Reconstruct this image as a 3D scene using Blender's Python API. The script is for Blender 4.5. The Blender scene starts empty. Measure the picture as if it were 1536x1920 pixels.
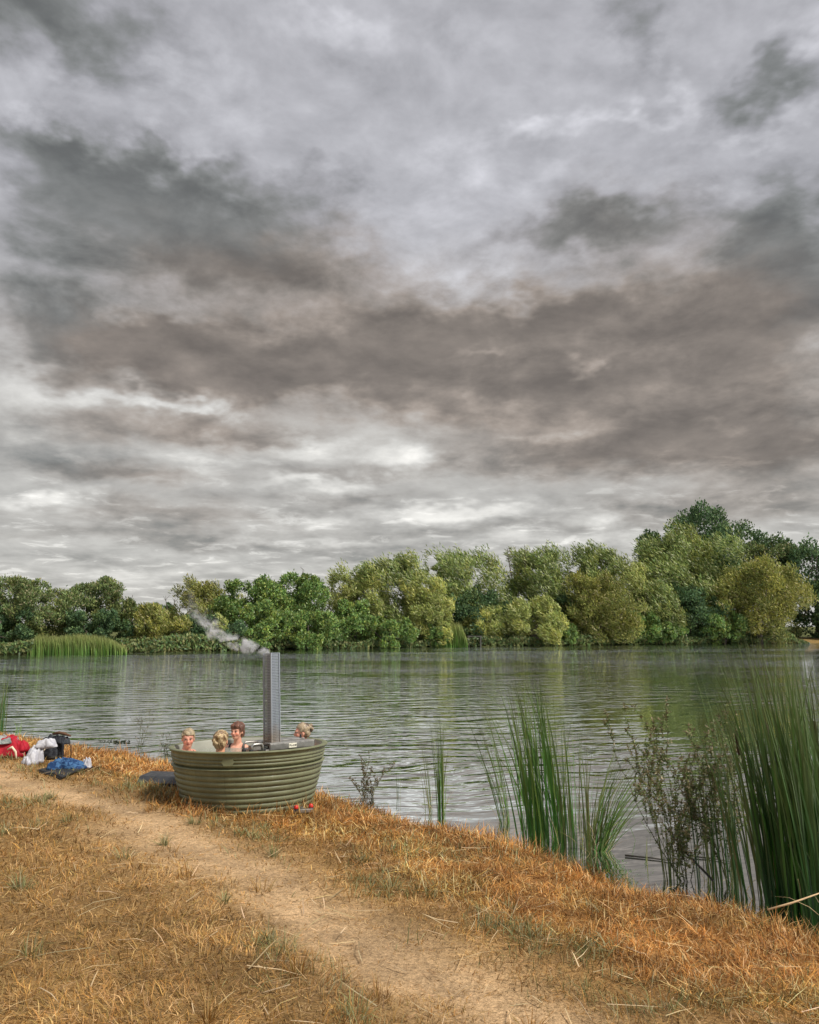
import bpy, bmesh, math, random
import numpy as np
from mathutils import Vector, Matrix

random.seed(7)
RNG = np.random.default_rng(11)
SC = bpy.context.scene
COL = SC.collection

# ---------------------------------------------------------------- camera
CAM_Z = 2.30
FOC = 1480.0 / 1536.0            # focal length in picture widths
PITCH = math.atan(215.0 / 1480.0)
cam_d = bpy.data.cameras.new('camera')
cam_d.sensor_fit = 'HORIZONTAL'
cam_d.sensor_width = 36.0
cam_d.lens = 36.0 * FOC
cam_d.clip_start = 0.05
cam_d.clip_end = 6000.0
cam = bpy.data.objects.new('camera', cam_d)
COL.objects.link(cam)
cam.location = (0.0, 0.0, CAM_Z)
cam.rotation_euler = (math.pi / 2 + PITCH, 0.0, 0.0)
SC.camera = cam

SC.render.engine = 'CYCLES'
SC.cycles.max_bounces = 8
SC.cycles.diffuse_bounces = 2
SC.cycles.glossy_bounces = 3
SC.cycles.transmission_bounces = 4
SC.cycles.transparent_max_bounces = 8
SC.cycles.volume_bounces = 1
SC.cycles.use_denoising = True
SC.cycles.sample_clamp_indirect = 6.0
SC.view_settings.view_transform = 'Standard'
SC.view_settings.look = 'None'
SC.view_settings.gamma = 1.0
SC.view_settings.exposure = 1.58
SC.view_settings.use_curve_mapping = False


# ---------------------------------------------------------------- node helper
class NT:
    """Small expression builder for shader node trees."""
    def __init__(self, tree):
        self.t = tree
        self.n = tree.nodes
        self.l = tree.links

    def node(self, typ, **kw):
        nd = self.n.new(typ)
        for k, v in kw.items():
            setattr(nd, k, v)
        return nd

    def put(self, sock, v):
        if isinstance(v, bpy.types.NodeSocket):
            self.l.new(v, sock)
        elif v is not None:
            sock.default_value = v

    def m(self, op, a, b=None, c=None, clamp=False):
        nd = self.node('ShaderNodeMath', operation=op, use_clamp=clamp)
        for i, v in enumerate((a, b, c)):
            if v is not None:
                self.put(nd.inputs[i], v)
        return nd.outputs[0]

    def v(self, op, a, b=None, scale=None):
        nd = self.node('ShaderNodeVectorMath', operation=op)
        self.put(nd.inputs[0], a)
        if b is not None:
            self.put(nd.inputs[1], b)
        if scale is not None:
            self.put(nd.inputs['Scale'], scale)
        return nd.outputs['Value'] if op in ('LENGTH', 'DOT_PRODUCT', 'DISTANCE') else nd.outputs[0]

    def xyz(self, x, y, z):
        nd = self.node('ShaderNodeCombineXYZ')
        for s, v in zip(nd.inputs, (x, y, z)):
            self.put(s, v)
        return nd.outputs[0]

    def sep(self, v):
        nd = self.node('ShaderNodeSeparateXYZ')
        self.put(nd.inputs[0], v)
        return nd.outputs

    def noise(self, vec, scale, detail=4.0, rough=0.5, dist=0.0, w=None, color=False):
        nd = self.node('ShaderNodeTexNoise')
        if w is not None:
            nd.noise_dimensions = '4D'
            nd.inputs['W'].default_value = w
        if vec is not None:
            self.put(nd.inputs['Vector'], vec)
        self.put(nd.inputs['Scale'], scale)
        nd.inputs['Detail'].default_value = detail
        nd.inputs['Roughness'].default_value = rough
        nd.inputs['Distortion'].default_value = dist
        return nd.outputs['Color' if color else 'Fac']

    def mix(self, fac, a, b, blend='MIX', clamp=True):
        nd = self.node('ShaderNodeMix', data_type='RGBA', blend_type=blend)
        nd.clamp_factor = clamp
        self.put(nd.inputs[0], fac)
        for s, v in ((nd.inputs[6], a), (nd.inputs[7], b)):
            if isinstance(v, tuple) and len(v) == 3:
                v = v + (1.0,)
            self.put(s, v)
        return nd.outputs[2]

    def ramp(self, fac, lo, hi, a=0.0, b=1.0, smooth=True):
        nd = self.node('ShaderNodeMapRange')
        nd.interpolation_type = 'SMOOTHSTEP' if smooth else 'LINEAR'
        self.put(nd.inputs['Value'], fac)
        nd.inputs['From Min'].default_value = lo
        nd.inputs['From Max'].default_value = hi
        nd.inputs['To Min'].default_value = a
        nd.inputs['To Max'].default_value = b
        return nd.outputs[0]

    def attr(self, name, out='Color'):
        nd = self.node('ShaderNodeAttribute', attribute_name=name)
        return nd.outputs[out]


# ---------------------------------------------------------------- sun and sky
SUN_EL, SUN_AZ = math.radians(52), math.radians(118)      # azimuth clockwise from +Y (view direction)
sun_dir = Vector((math.sin(SUN_AZ) * math.cos(SUN_EL), math.cos(SUN_AZ) * math.cos(SUN_EL), math.sin(SUN_EL)))
sl = bpy.data.lights.new('sun', 'SUN')
sl.energy = 1.5
sl.angle = math.radians(11)
sl.color = (1.0, 0.95, 0.87)
sun = bpy.data.objects.new('sun', sl)
COL.objects.link(sun)
sun.rotation_euler = sun_dir.to_track_quat('Z', 'Y').to_euler()

world = bpy.data.worlds.new('World')
SC.world = world
world.use_nodes = True


def dir_of(px, py):
    """azimuth and elevation of a direction given on the 1536 x 1920 picture grid"""
    vx, vy = (px - 768.0) / 1480.0, (960.0 - py) / 1480.0
    c, s = math.cos(PITCH), math.sin(PITCH)
    y, z = c - vy * s, s + vy * c
    return math.atan2(vx, y), math.atan2(z, math.hypot(vx, y))


def build_sky():
    q = NT(world.node_tree)
    q.n.clear()
    tc = q.node('ShaderNodeTexCoord')
    D = tc.outputs['Generated']
    x, y, z = q.sep(D)
    el = q.m('ARCSINE', z)
    az = q.m('ARCTAN2', x, y)
    # a cloud deck seen in perspective: directions projected on a high flat layer
    h = q.m('ADD', q.m('MAXIMUM', z, 0.0), 0.11)
    P = q.xyz(q.m('DIVIDE', x, h), q.m('DIVIDE', y, h), 0.0)
    # directions, with the layers crowding together towards the horizon
    zz = q.m('MAXIMUM', z, 0.0)
    zl = q.m('ADD', q.m('MULTIPLY', zz, 1.35), q.m('MULTIPLY', q.m('LOGARITHM', q.m('ADD', zz, 0.10), math.e), 0.26))
    G = q.xyz(x, y, zl)
    B = q.v('ADD', G, (3.1, 9.7, 1.3))
    wx, wy = q.noise(G, 4.2, 4.0, 0.55), q.noise(B, 4.2, 4.0, 0.55)
    ux, uy = q.noise(G, 15.0, 3.0, 0.6), q.noise(B, 15.0, 3.0, 0.6)
    squeeze = q.m('ADD', 0.25, q.m('MULTIPLY', el, 1.5), clamp=True)
    az2 = q.m('ADD', az, q.m('ADD', q.m('MULTIPLY', q.m('SUBTRACT', wx, 0.5), 0.12), q.m('MULTIPLY', q.m('SUBTRACT', ux, 0.5), 0.11)))
    dy = q.m('ADD', q.m('MULTIPLY', q.m('SUBTRACT', wy, 0.5), 0.12), q.m('MULTIPLY', q.m('SUBTRACT', uy, 0.5), 0.10))
    el2 = q.m('ADD', el, q.m('MULTIPLY', dy, squeeze))
    S = q.xyz(az2, el2, 0.0)
    # broad masses of the cloud deck: (x, y, half width, half height, brightness, warmth)
    MASS = [
        # dark undersides
        (90, 50, 200, 80, -.32, 0), (220, 370, 210, 85, -.34, 0), (420, 400, 190, 70, -.20, .1), (620, 340, 90, 34, -.12, 0),
        (40, 470, 90, 60, -.16, 0), (90, 570, 90, 34, -.18, 0), (40, 640, 90, 40, -.20, 0), (560, 505, 230, 48, -.20, .7),
        (400, 540, 150, 40, -.14, .4), (290, 665, 180, 52, -.30, 1.0), (560, 690, 230, 50, -.28, 1.0), (760, 640, 190, 60, -.22, 1.0),
        (1000, 605, 200, 46, -.24, 1.0), (960, 735, 210, 46, -.20, 1.0), (1250, 600, 170, 90, -.20, .9), (1250, 740, 260, 70, -.20, .9),
        (1470, 440, 120, 110, -.34, 0), (1480, 600, 110, 90, -.22, .4), (1060, 415, 150, 38, -.27, .2), (1200, 440, 90, 60, -.12, .2),
        (1440, 150, 110, 36, -.28, 0), (1190, 70, 70, 70, -.22, 0), (1130, 850, 300, 40, -.27, .8), (1420, 850, 170, 80, -.22, .6),
        (360, 795, 170, 26, -.24, .9), (80, 835, 130, 44, -.24, 0), (270, 893, 110, 18, -.22, .7), (640, 930, 110, 12, -.18, .2),
        (330, 965, 200, 20, -.20, .5), (230, 1010, 260, 16, -.20, .2), (900, 1000, 210, 11, -.17, .1), (1330, 960, 200, 26, -.18, .3),
        (640, 880, 150, 12, -.12, .2), (120, 1055, 260, 11, -.16, 0), (640, 1035, 230, 9, -.14, 0), (1060, 1045, 200, 9, -.12, 0), (720, 120, 130, 60, -.08, 0),
        # bright openings and edges
        (650, 45, 90, 40, .15, 0), (380, 180, 160, 60, .06, 0), (120, 262, 170, 22, .15, 0), (330, 275, 120, 14, .10, 0), (1000, 240, 90, 20, .14, 0), (1180, 222, 60, 18, .12, 0),
        (1265, 165, 22, 50, .12, 0), (850, 305, 90, 40, .08, 0), (1040, 320, 60, 26, .10, 0), (890, 520, 110, 50, .13, 0), (760, 400, 120, 40, .06, 0), (1440, 225, 110, 20, .14, 0),
        (1500, 60, 60, 50, .12, 0), (1310, 400, 60, 26, .06, 0), (240, 585, 80, 26, .12, 0), (70, 735, 140, 36, .12, 0), (330, 748, 110, 12, .22, 0),
        (1096, 694, 22, 20, .20, 0), (890, 672, 55, 10, .14, 0), (550, 825, 130, 20, .20, 0), (770, 860, 60, 22, .24, 0), (600, 898, 90, 13, .22, 0), (60, 928, 90, 16, .26, 0),
        (850, 965, 140, 15, .28, 0), (570, 967, 60, 11, .18, 0), (1150, 985, 60, 26, .20, 0), (1000, 822, 70, 10, .12, 0), (560, 1015, 220, 7, .14, 0), (230, 1085, 90, 11, .18, 0),
        (420, 1075, 120, 9, .12, 0), (1000, 1025, 160, 7, .12, 0), (1400, 1000, 160, 10, .10, 0), (1370, 795, 50, 12, .12, 0), (400, 855, 130, 9, .10, 0), (180, 965, 100, 9, .10, 0),
    ]
    acc = (0.0, 0.0, 0.0)
    for (px, py, sx, sy, amp, wm) in MASS:
        a0, e0 = dir_of(px, py)
        a1, _ = dir_of(px + sx, py)
        _, e1 = dir_of(px, py - sy)
        ia, ie = 1.0 / max(abs(a1 - a0), .01), 1.0 / max(abs(e1 - e0), .006)
        nd = q.node('ShaderNodeVectorMath', operation='MULTIPLY_ADD')
        q.put(nd.inputs[0], S)
        nd.inputs[1].default_value = (ia, ie, 0.0)
        nd.inputs[2].default_value = (-a0 * ia, -e0 * ie, 0.0)
        g = q.m('POWER', math.exp(-0.56), q.v('DOT_PRODUCT', nd.outputs[0], nd.outputs[0]))
        nd = q.node('ShaderNodeVectorMath', operation='MULTIPLY_ADD')
        q.put(nd.inputs[0], g)
        nd.inputs[1].default_value = (max(-amp, 0.0), wm, max(amp, 0.0))
        q.put(nd.inputs[2], acc)
        acc = nd.outputs[0]
    darks, warm, lights = q.sep(acc)
    # billows: the same noise taken twice, the second a little higher, shades tops against undersides
    G2 = q.v('ADD', G, (0.008, 0.0, 0.034))
    f3 = q.noise(G, 8.5, 6.0, 0.58, 0.2)
    f3b = q.noise(G2, 8.5, 4.0, 0.58, 0.2)
    e3 = q.m('SUBTRACT', f3, 0.5)
    relief = q.m('SUBTRACT', f3, f3b)
    f4 = q.noise(B, 24.0, 5.0, 0.60, 0.2)
    e4 = q.m('SUBTRACT', f4, 0.5)
    cut = q.m('ADD', q.m('MULTIPLY', e3, 0.26), q.m('MULTIPLY', e4, 0.12))
    dk = q.ramp(q.m('ADD', darks, cut), 0.06, 0.38, 0.0, 0.220)
    lt = q.ramp(q.m('SUBTRACT', lights, q.m('MULTIPLY', cut, 0.6)), 0.03, 0.30, 0.0, 0.21)
    bright = q.m('ADD', q.m('SUBTRACT', lt, dk), q.m('MULTIPLY', relief, -0.21))
    # structure that goes on over the whole sky
    f1 = q.noise(P, 1.15, 7.0, 0.56, 0.25)
    f2 = q.noise(q.v('ADD', P, (7.3, 2.1, 0.0)), 4.2, 6.0, 0.6, 0.4)
    low = q.ramp(el, 0.03, 0.30, 1.0, 0.0)
    det = q.m('ADD', q.m('MULTIPLY', q.m('SUBTRACT', f1, 0.5), 0.12),
              q.m('ADD', q.m('MULTIPLY', q.m('SUBTRACT', f2, 0.5), q.m('ADD', 0.10, q.m('MULTIPLY', low, 0.16))),
                  q.m('ADD', q.m('MULTIPLY', e3, -0.12), q.m('MULTIPLY', e4, -0.055))))
    # thin bright bands between the layers low over the horizon
    band = q.ramp(f2, 0.55, 0.64)
    det = q.m('ADD', det, q.m('MULTIPLY', q.m('MULTIPLY', band, low), 0.09))
    base = q.m('ADD', 0.676, q.m('MULTIPLY', q.ramp(el, 0.02, 0.16, 1.0, 0.0), 0.03))
    b = q.m('ADD', q.m('ADD', base, det), bright)
    b = q.m('MINIMUM', q.m('MAXIMUM', b, 0.40), 0.985)
    lin = q.m('POWER', b, 2.25)
    warmth = q.m('MULTIPLY', q.m('MINIMUM', warm, 1.0), q.ramp(b, 0.82, 0.55, 0.0, 0.78), clamp=True)
    cool = q.ramp(el, 0.22, 0.52)
    tint = q.mix(cool, (1.02, 1.0, 0.95), (0.985, 0.985, 1.05))
    dark = q.ramp(b, 0.62, 0.46)
    tint = q.mix(q.m('MULTIPLY', dark, 0.9), tint, (0.96, 1.0, 0.97))
    tint = q.mix(warmth, tint, (1.20, 0.985, 0.82))
    cl = q.mix(1.0, tint, q.xyz(lin, lin, lin), 'MULTIPLY')
    bg = q.node('ShaderNodeBackground')
    q.put(bg.inputs[0], cl)
    bg.inputs[1].default_value = 0.383
    sky = q.node('ShaderNodeTexSky', sky_type='NISHITA')
    sky.sun_disc = False
    sky.sun_elevation = SUN_EL
    sky.sun_rotation = SUN_AZ
    bg2 = q.node('ShaderNodeBackground')
    q.l.new(sky.outputs[0], bg2.inputs[0])
    bg2.inputs[1].default_value = 0.08
    mx = q.node('ShaderNodeMixShader')
    mx.inputs[0].default_value = 0.02         # the deck is almost closed
    q.l.new(bg.outputs[0], mx.inputs[1])
    q.l.new(bg2.outputs[0], mx.inputs[2])
    out = q.node('ShaderNodeOutputWorld')
    q.l.new(mx.outputs[0], out.inputs[0])


build_sky()
world.cycles.sampling_method = 'MANUAL'
world.cycles.sample_map_resolution = 512


# ---------------------------------------------------------------- mesh helpers
def at(px, py, z):
    """world point at height z, seen at (px, py) on the 1536 x 1920 grid of the photograph"""
    vx, vy = (px - 768.0) / 1480.0, (960.0 - py) / 1480.0
    c, s = math.cos(PITCH), math.sin(PITCH)
    d = Vector((vx, c - vy * s, s + vy * c))
    t = (z - CAM_Z) / d.z
    return Vector((0, 0, CAM_Z)) + d * t


def tag(o, label=None, cat=None, group=None, kind=None):
    if label:
        o['label'] = label
    if cat:
        o['category'] = cat
    if group:
        o['group'] = group
    if kind:
        o['kind'] = kind
    return o


def empty(name, loc=(0, 0, 0), rz=0.0):
    o = bpy.data.objects.new(name, None)
    COL.objects.link(o)
    o.location = loc
    o.rotation_euler = (0, 0, rz)
    o.empty_display_size = 0.1
    return o


def link(name, me, mat=None, parent=None, smooth=False):
    o = bpy.data.objects.new(name, me)
    COL.objects.link(o)
    if mat is not None:
        me.materials.append(mat)
    if parent is not None:
        o.parent = parent
    if smooth:
        me.polygons.foreach_set('use_smooth', np.ones(len(me.polygons), dtype=bool))
    return o


def np_mesh(name, V, F, col=None, uv2=None):
    """V (n,3); F list of arrays (k,3) / (k,4) of vertex indices; col (n,3) point colours"""
    if isinstance(F, np.ndarray):
        F = [F]
    me = bpy.data.meshes.new(name)
    V = np.asarray(V, dtype=np.float32)
    me.vertices.add(len(V))
    me.vertices.foreach_set('co', V.ravel())
    loops = np.concatenate([f.astype(np.int32).ravel() for f in F])
    totals = np.concatenate([np.full(len(f), f.shape[1], dtype=np.int32) for f in F])
    starts = np.concatenate([[0], np.cumsum(totals)[:-1]]).astype(np.int32)
    me.loops.add(len(loops))
    me.loops.foreach_set('vertex_index', loops)
    me.polygons.add(len(totals))
    me.polygons.foreach_set('loop_start', starts)
    me.polygons.foreach_set('loop_total', totals)
    me.update(calc_edges=True)
    if col is not None:
        a = me.attributes.new('Col', 'FLOAT_COLOR', 'POINT')
        c4 = np.ones((len(V), 4), dtype=np.float32)
        c4[:, :3] = col
        a.data.foreach_set('color', c4.ravel())
    return me


class MB:
    """collects shapes into one mesh"""
    def __init__(self):
        self.v, self.f = [], []

    def add(self, vs, fs):
        o = len(self.v)
        self.v += [tuple(p) for p in vs]
        self.f += [tuple(i + o for i in f) for f in fs]
        return self

    def box(self, c, s, M=None, bev=0.0):
        bm = bmesh.new()
        bmesh.ops.create_cube(bm, size=1.0)
        for v in bm.verts:
            v.co = Vector((v.co.x * s[0], v.co.y * s[1], v.co.z * s[2]))
        if bev:
            bmesh.ops.bevel(bm, geom=list(bm.edges), offset=bev, segments=2, affect='EDGES', profile=0.5)
        bm.verts.index_update()
        R = M if M is not None else Matrix.Identity(3)
        vs = [R @ v.co + Vector(c) for v in bm.verts]
        fs = [[v.index for v in f.verts] for f in bm.faces]
        bm.free()
        return self.add(vs, fs)

    def tube(self, pts, rad, n=8, caps=True):
        pts = [Vector(p) for p in pts]
        if not hasattr(rad, '__len__'):
            rad = [rad] * len(pts)
        vs, fs = [], []
        up = Vector((0, 0, 1))
        t0 = (pts[1] - pts[0]).normalized()
        if abs(t0.z) > 0.9:
            up = Vector((1, 0, 0))
        a = t0.cross(up).normalized()
        for i, p in enumerate(pts):
            if i == 0:
                t = pts[1] - pts[0]
            elif i == len(pts) - 1:
                t = pts[-1] - pts[-2]
            else:
                t = pts[i + 1] - pts[i - 1]
            t.normalize()
            a = (a - t * a.dot(t)).normalized()
            b = t.cross(a)
            for k in range(n):
                w = 2 * math.pi * k / n
                vs.append(p + (a * math.cos(w) + b * math.sin(w)) * rad[i])
        for i in range(len(pts) - 1):
            for k in range(n):
                k2 = (k + 1) % n
                fs.append((i * n + k, i * n + k2, (i + 1) * n + k2, (i + 1) * n + k))
        if caps:
            fs.append(tuple(range(n - 1, -1, -1)))
            m = (len(pts) - 1) * n
            fs.append(tuple(m + k for k in range(n)))
        return self.add(vs, fs)

    def lathe(self, prof, n=64, close=False):
        """prof: list of (r, z)"""
        vs, fs = [], []
        for (r, z) in prof:
            for k in range(n):
                w = 2 * math.pi * k / n
                vs.append((r * math.cos(w), r * math.sin(w), z))
        for i in range(len(prof) - 1):
            for k in range(n):
                k2 = (k + 1) % n
                fs.append((i * n + k, i * n + k2, (i + 1) * n + k2, (i + 1) * n + k))
        return self.add(vs, fs)

    def mesh(self, name):
        me = bpy.data.meshes.new(name)
        me.from_pydata(self.v, [], self.f)
        me.update()
        return me

    def build(self, name, mat, parent=None, smooth=False):
        return link(name, self.mesh(name), mat, parent, smooth)


# ---------------------------------------------------------------- materials
def principled(name, base=(.5, .5, .5), rough=0.6, metal=0.0, spec=0.5):
    m = bpy.data.materials.new(name)
    m.use_nodes = True
    q = NT(m.node_tree)
    p = m.node_tree.nodes['Principled BSDF']
    p.inputs['Base Color'].default_value = tuple(base) + (1.0,)
    p.inputs['Roughness'].default_value = rough
    p.inputs['Metallic'].default_value = metal
    p.inputs['Specular IOR Level'].default_value = spec
    return m, q, p


def worn(name, base, rough=0.6, metal=0.0, var=0.12, scale=12.0, bump=0.0, bscale=60.0, spec=0.5):
    """a plain material with uneven colour, gloss and fine relief"""
    m, q, p = principled(name, base, rough, metal, spec)
    tc = q.node('ShaderNodeTexCoord').outputs['Object']
    n = q.noise(tc, scale, 6.0, 0.6)
    k = q.ramp(n, 0.3, 0.7, 1.0 - var, 1.0 + var)
    c = q.mix(1.0, base, q.xyz(k, k, k), 'MULTIPLY', True)
    q.put(p.inputs['Base Color'], c)
    q.put(p.inputs['Roughness'], q.ramp(q.noise(tc, scale * 2.3, 4.0), 0.3, 0.7, max(rough - .1, 0.02), min(rough + .12, 1.0)))
    if bump:
        b = q.node('ShaderNodeBump')
        b.inputs['Strength'].default_value = bump
        b.inputs['Distance'].default_value = 0.01
        q.put(b.inputs['Height'], q.noise(tc, bscale, 4.0, 0.6))
        q.put(p.inputs['Normal'], b.outputs[0])
    return m


def leaf_material(name, transl=0.35, rough=0.55, spec=0.25, gain=1.0):
    """leaves and blades coloured one by one through the point attribute Col"""
    m, q, p = principled(name, (.1, .1, .05), rough, 0.0, spec)
    c = q.attr('Col')
    if gain != 1.0:
        c = q.mix(1.0, c, (gain, gain, gain), 'MULTIPLY')
    q.put(p.inputs['Base Color'], c)
    tr = q.node('ShaderNodeBsdfTranslucent')
    q.put(tr.inputs['Color'], c)
    mx = q.node('ShaderNodeMixShader')
    mx.inputs[0].default_value = transl
    q.l.new(p.outputs[0], mx.inputs[1])
    q.l.new(tr.outputs[0], mx.inputs[2])
    q.l.new(mx.outputs[0], m.node_tree.nodes['Material Output'].inputs[0])
    return m


# ---------------------------------------------------------------- noise in numpy (for shapes)
def _hash(ix, iy, seed):
    h = (ix.astype(np.int64) * 374761393 + iy.astype(np.int64) * 668265263 + seed * 974634541) & 0x7fffffff
    h = ((h ^ (h >> 13)) * 1274126177) & 0x7fffffff
    return ((h ^ (h >> 16)) & 0xffff) / 65535.0


def vnoise(x, y, seed=0):
    x, y = np.asarray(x, float), np.asarray(y, float)
    ix, iy = np.floor(x), np.floor(y)
    fx, fy = x - ix, y - iy
    fx, fy = fx * fx * (3 - 2 * fx), fy * fy * (3 - 2 * fy)
    a, b = _hash(ix, iy, seed), _hash(ix + 1, iy, seed)
    c, d = _hash(ix, iy + 1, seed), _hash(ix + 1, iy + 1, seed)
    return (a * (1 - fx) + b * fx) * (1 - fy) + (c * (1 - fx) + d * fx) * fy


def fbm(x, y, seed=0, octv=4):
    s, a, t = 0.0, 0.5, 0.0
    for o in range(octv):
        s = s + a * vnoise(x * 2 ** o, y * 2 ** o, seed + o * 17)
        t += a
        a *= 0.5
    return s / t


def sstep(x, a, b):
    t = np.clip((x - a) / (b - a), 0, 1)
    return t * t * (3 - 2 * t)


def segdist(X, Y, pl):
    """signed distance to an open polyline (positive on its right-hand side)"""
    best = np.full(X.shape, 1e18)
    sign = np.ones(X.shape)
    for (x0, y0), (x1, y1) in zip(pl[:-1], pl[1:]):
        dx, dy = x1 - x0, y1 - y0
        L = dx * dx + dy * dy
        t = np.clip(((X - x0) * dx + (Y - y0) * dy) / L, 0, 1)
        ex, ey = X - (x0 + t * dx), Y - (y0 + t * dy)
        d2 = ex * ex + ey * ey
        sd = (dy * (X - x0) - dx * (Y - y0))
        m = d2 < best
        best = np.where(m, d2, best)
        sign = np.where(m, np.sign(sd), sign)
    return np.sqrt(best) * sign


# ---------------------------------------------------------------- the lie of the land
LIP = [(0, 1372), (55, 1380), (130, 1392), (200, 1404), (270, 1410), (340, 1428), (470, 1448), (605, 1478), (700, 1503),
       (820, 1540), (960, 1562), (1060, 1596), (1110, 1612), (1200, 1652), (1290, 1664), (1400, 1684), (1470, 1706), (1560, 1745)]
_lp = [at(px, py, 0.20) for px, py in LIP]
near_line = [(p.x, p.y) for p in _lp]
NEAR = [(-150.0, 38.0), (-50.0, 33.0), (-22.0, 26.0), (-12.5, 20.6)] + near_line + [(4.6, 4.6), (8.0, 2.0), (16.0, -5.0), (60.0, -25.0), (150.0, -40.0)]
FAR = [(-150.0, 75.0), (-62.0, 63.0), (-34.0, 65.0), (-24.5, 71.0), (-8.5, 84.0), (3.0, 91.0), (19.0, 98.0), (38.0, 106.0), (58.0, 112.0), (90.0, 118.0), (160.0, 130.0)]


def s_near(x, y):
    return segdist(np.asarray(x, float), np.asarray(y, float), NEAR)


def s_far(x, y):
    return -segdist(np.asarray(x, float), np.asarray(y, float), FAR)


def height(x, y):
    x, y = np.asarray(x, float), np.asarray(y, float)
    s = s_near(x, y) + 0.10 * (fbm(x * 1.1, y * 1.1, 5, 3) - 0.5) * 2
    n = np.interp(s, [-6, -1.5, -0.35, -0.05, 0.12, 0.5, 1.2, 3.0, 6.5, 20, 200], [-1.2, -.55, -.16, -.03, .10, .24, .35, .50, .70, .95, 1.4])
    n = n + np.where(s > 0.3, 1, 0) * ((fbm(x * .8, y * .8, 3, 3) - .5) * .07 + (fbm(x * 3.3, y * 3.3, 9, 3) - .5) * .035) * sstep(s, .3, 1.0)
    # the path is trodden a little into the ground
    n = n - 0.035 * np.exp(-((s - 3.05) / 0.5) ** 2)
    f = s_far(x, y)
    m = np.interp(f, [-6, -2, -.4, 0.15, 0.8, 4, 30, 400], [-1.2, -.6, -.12, .06, .25, .55, 1.0, 2.2])
    return np.maximum(n, m)


def hz(x, y):
    return float(height(np.array([x]), np.array([y]))[0])


def axis(lo, hi, fine0, fine1, step, grow):
    a = list(np.arange(fine0, fine1 + 1e-6, step))
    p, d = fine1, step
    while p < hi:
        d = d * grow
        p += d
        a.append(min(p, hi))
    p, d = fine0, step
    pre = []
    while p > lo:
        d = d * grow
        p -= d
        pre.append(max(p, lo))
    return np.array(pre[::-1] + a)


def make_ground():
    xs = axis(-700, 700, -6.5, 4.5, 0.075, 1.09)
    ys = axis(-60, 1500, 2.0, 14.0, 0.075, 1.07)
    X, Y = np.meshgrid(xs, ys)
    Z = height(X, Y)
    V = np.stack([X.ravel(), Y.ravel(), Z.ravel()], 1)
    nx, ny = len(xs), len(ys)
    i = np.arange(nx * ny).reshape(ny, nx)
    F = np.stack([i[:-1, :-1].ravel(), i[:-1, 1:].ravel(), i[1:, 1:].ravel(), i[1:, :-1].ravel()], 1)
    s = s_near(X, Y).ravel() + 0.35 * (fbm(X * .9, Y * .9, 21, 3).ravel() - .5) * 2
    f = s_far(X, Y).ravel()
    C = np.zeros((len(V), 3))
    bank, path, turf = np.array([.30, .150, .050]), np.array([.53, .355, .195]), np.array([.30, .180, .070])
    mud, lawn = np.array([.10, .075, .05]), np.array([.10, .11, .04])
    wp = np.exp(-((s - 3.10) / 0.46) ** 2)[:, None]
    wb = (1 - sstep(s, 1.4, 2.6))[:, None]
    n1 = (fbm(X * 2.2, Y * 2.2, 31, 4).ravel() - .5)[:, None]
    C = turf * (1 - wb) + bank * wb
    C = C * (1 - wp) + path * wp
    wm = (1 - sstep(s, -0.1, 0.25))[:, None]
    C = C * (1 - wm) + mud * wm
    wf = (f > -6)[:, None] * 1.0
    C = C * (1 - wf) + lawn * wf
    # the bare orange bank far off on the opposite shore
    wo = np.exp(-(((X.ravel() - 62) / 9) ** 2) - ((f - 3) / 4) ** 2)[:, None] * (f > -2)[:, None]
    C = C * (1 - wo) + np.array([.36, .19, .07]) * wo
    n2 = (fbm(X * 7.0, Y * 7.0, 33, 3).ravel() - .5)[:, None]
    C = np.clip(C * (1 + n1 * .75 + n2 * .6), 0.01, 0.9)
    me = np_mesh('ground', V, F, C)
    m, q, p = principled('dry_ground', rough=0.95, spec=0.1)
    tc = q.node('ShaderNodeNewGeometry').outputs['Position']
    n = q.noise(tc, 34.0, 5.0, 0.7)
    k = q.ramp(n, 0.25, 0.75, 0.62, 1.35)
    st = q.noise(q.v('MULTIPLY', tc, (1.0, 3.0, 1.0)), 70.0, 3.0, 0.6)
    k2 = q.ramp(st, 0.3, 0.7, 0.7, 1.28)
    c = q.mix(1.0, q.attr('Col'), q.xyz(k, k, k), 'MULTIPLY')
    c = q.mix(1.0, c, q.xyz(k2, k2, k2), 'MULTIPLY')
    q.put(p.inputs['Base Color'], c)
    b = q.node('ShaderNodeBump')
    b.inputs['Strength'].default_value = 0.8
    b.inputs['Distance'].default_value = 0.02
    q.put(b.inputs['Height'], q.m('ADD', n, st))
    q.put(p.inputs['Normal'], b.outputs[0])
    o = link('ground', me, m, smooth=True)
    tag(o, 'dry sloping bank with a trodden path and the far shore', kind='structure')
    return o


make_ground()


WAVE = (0.068, 0.026, 0.0050)


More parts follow.
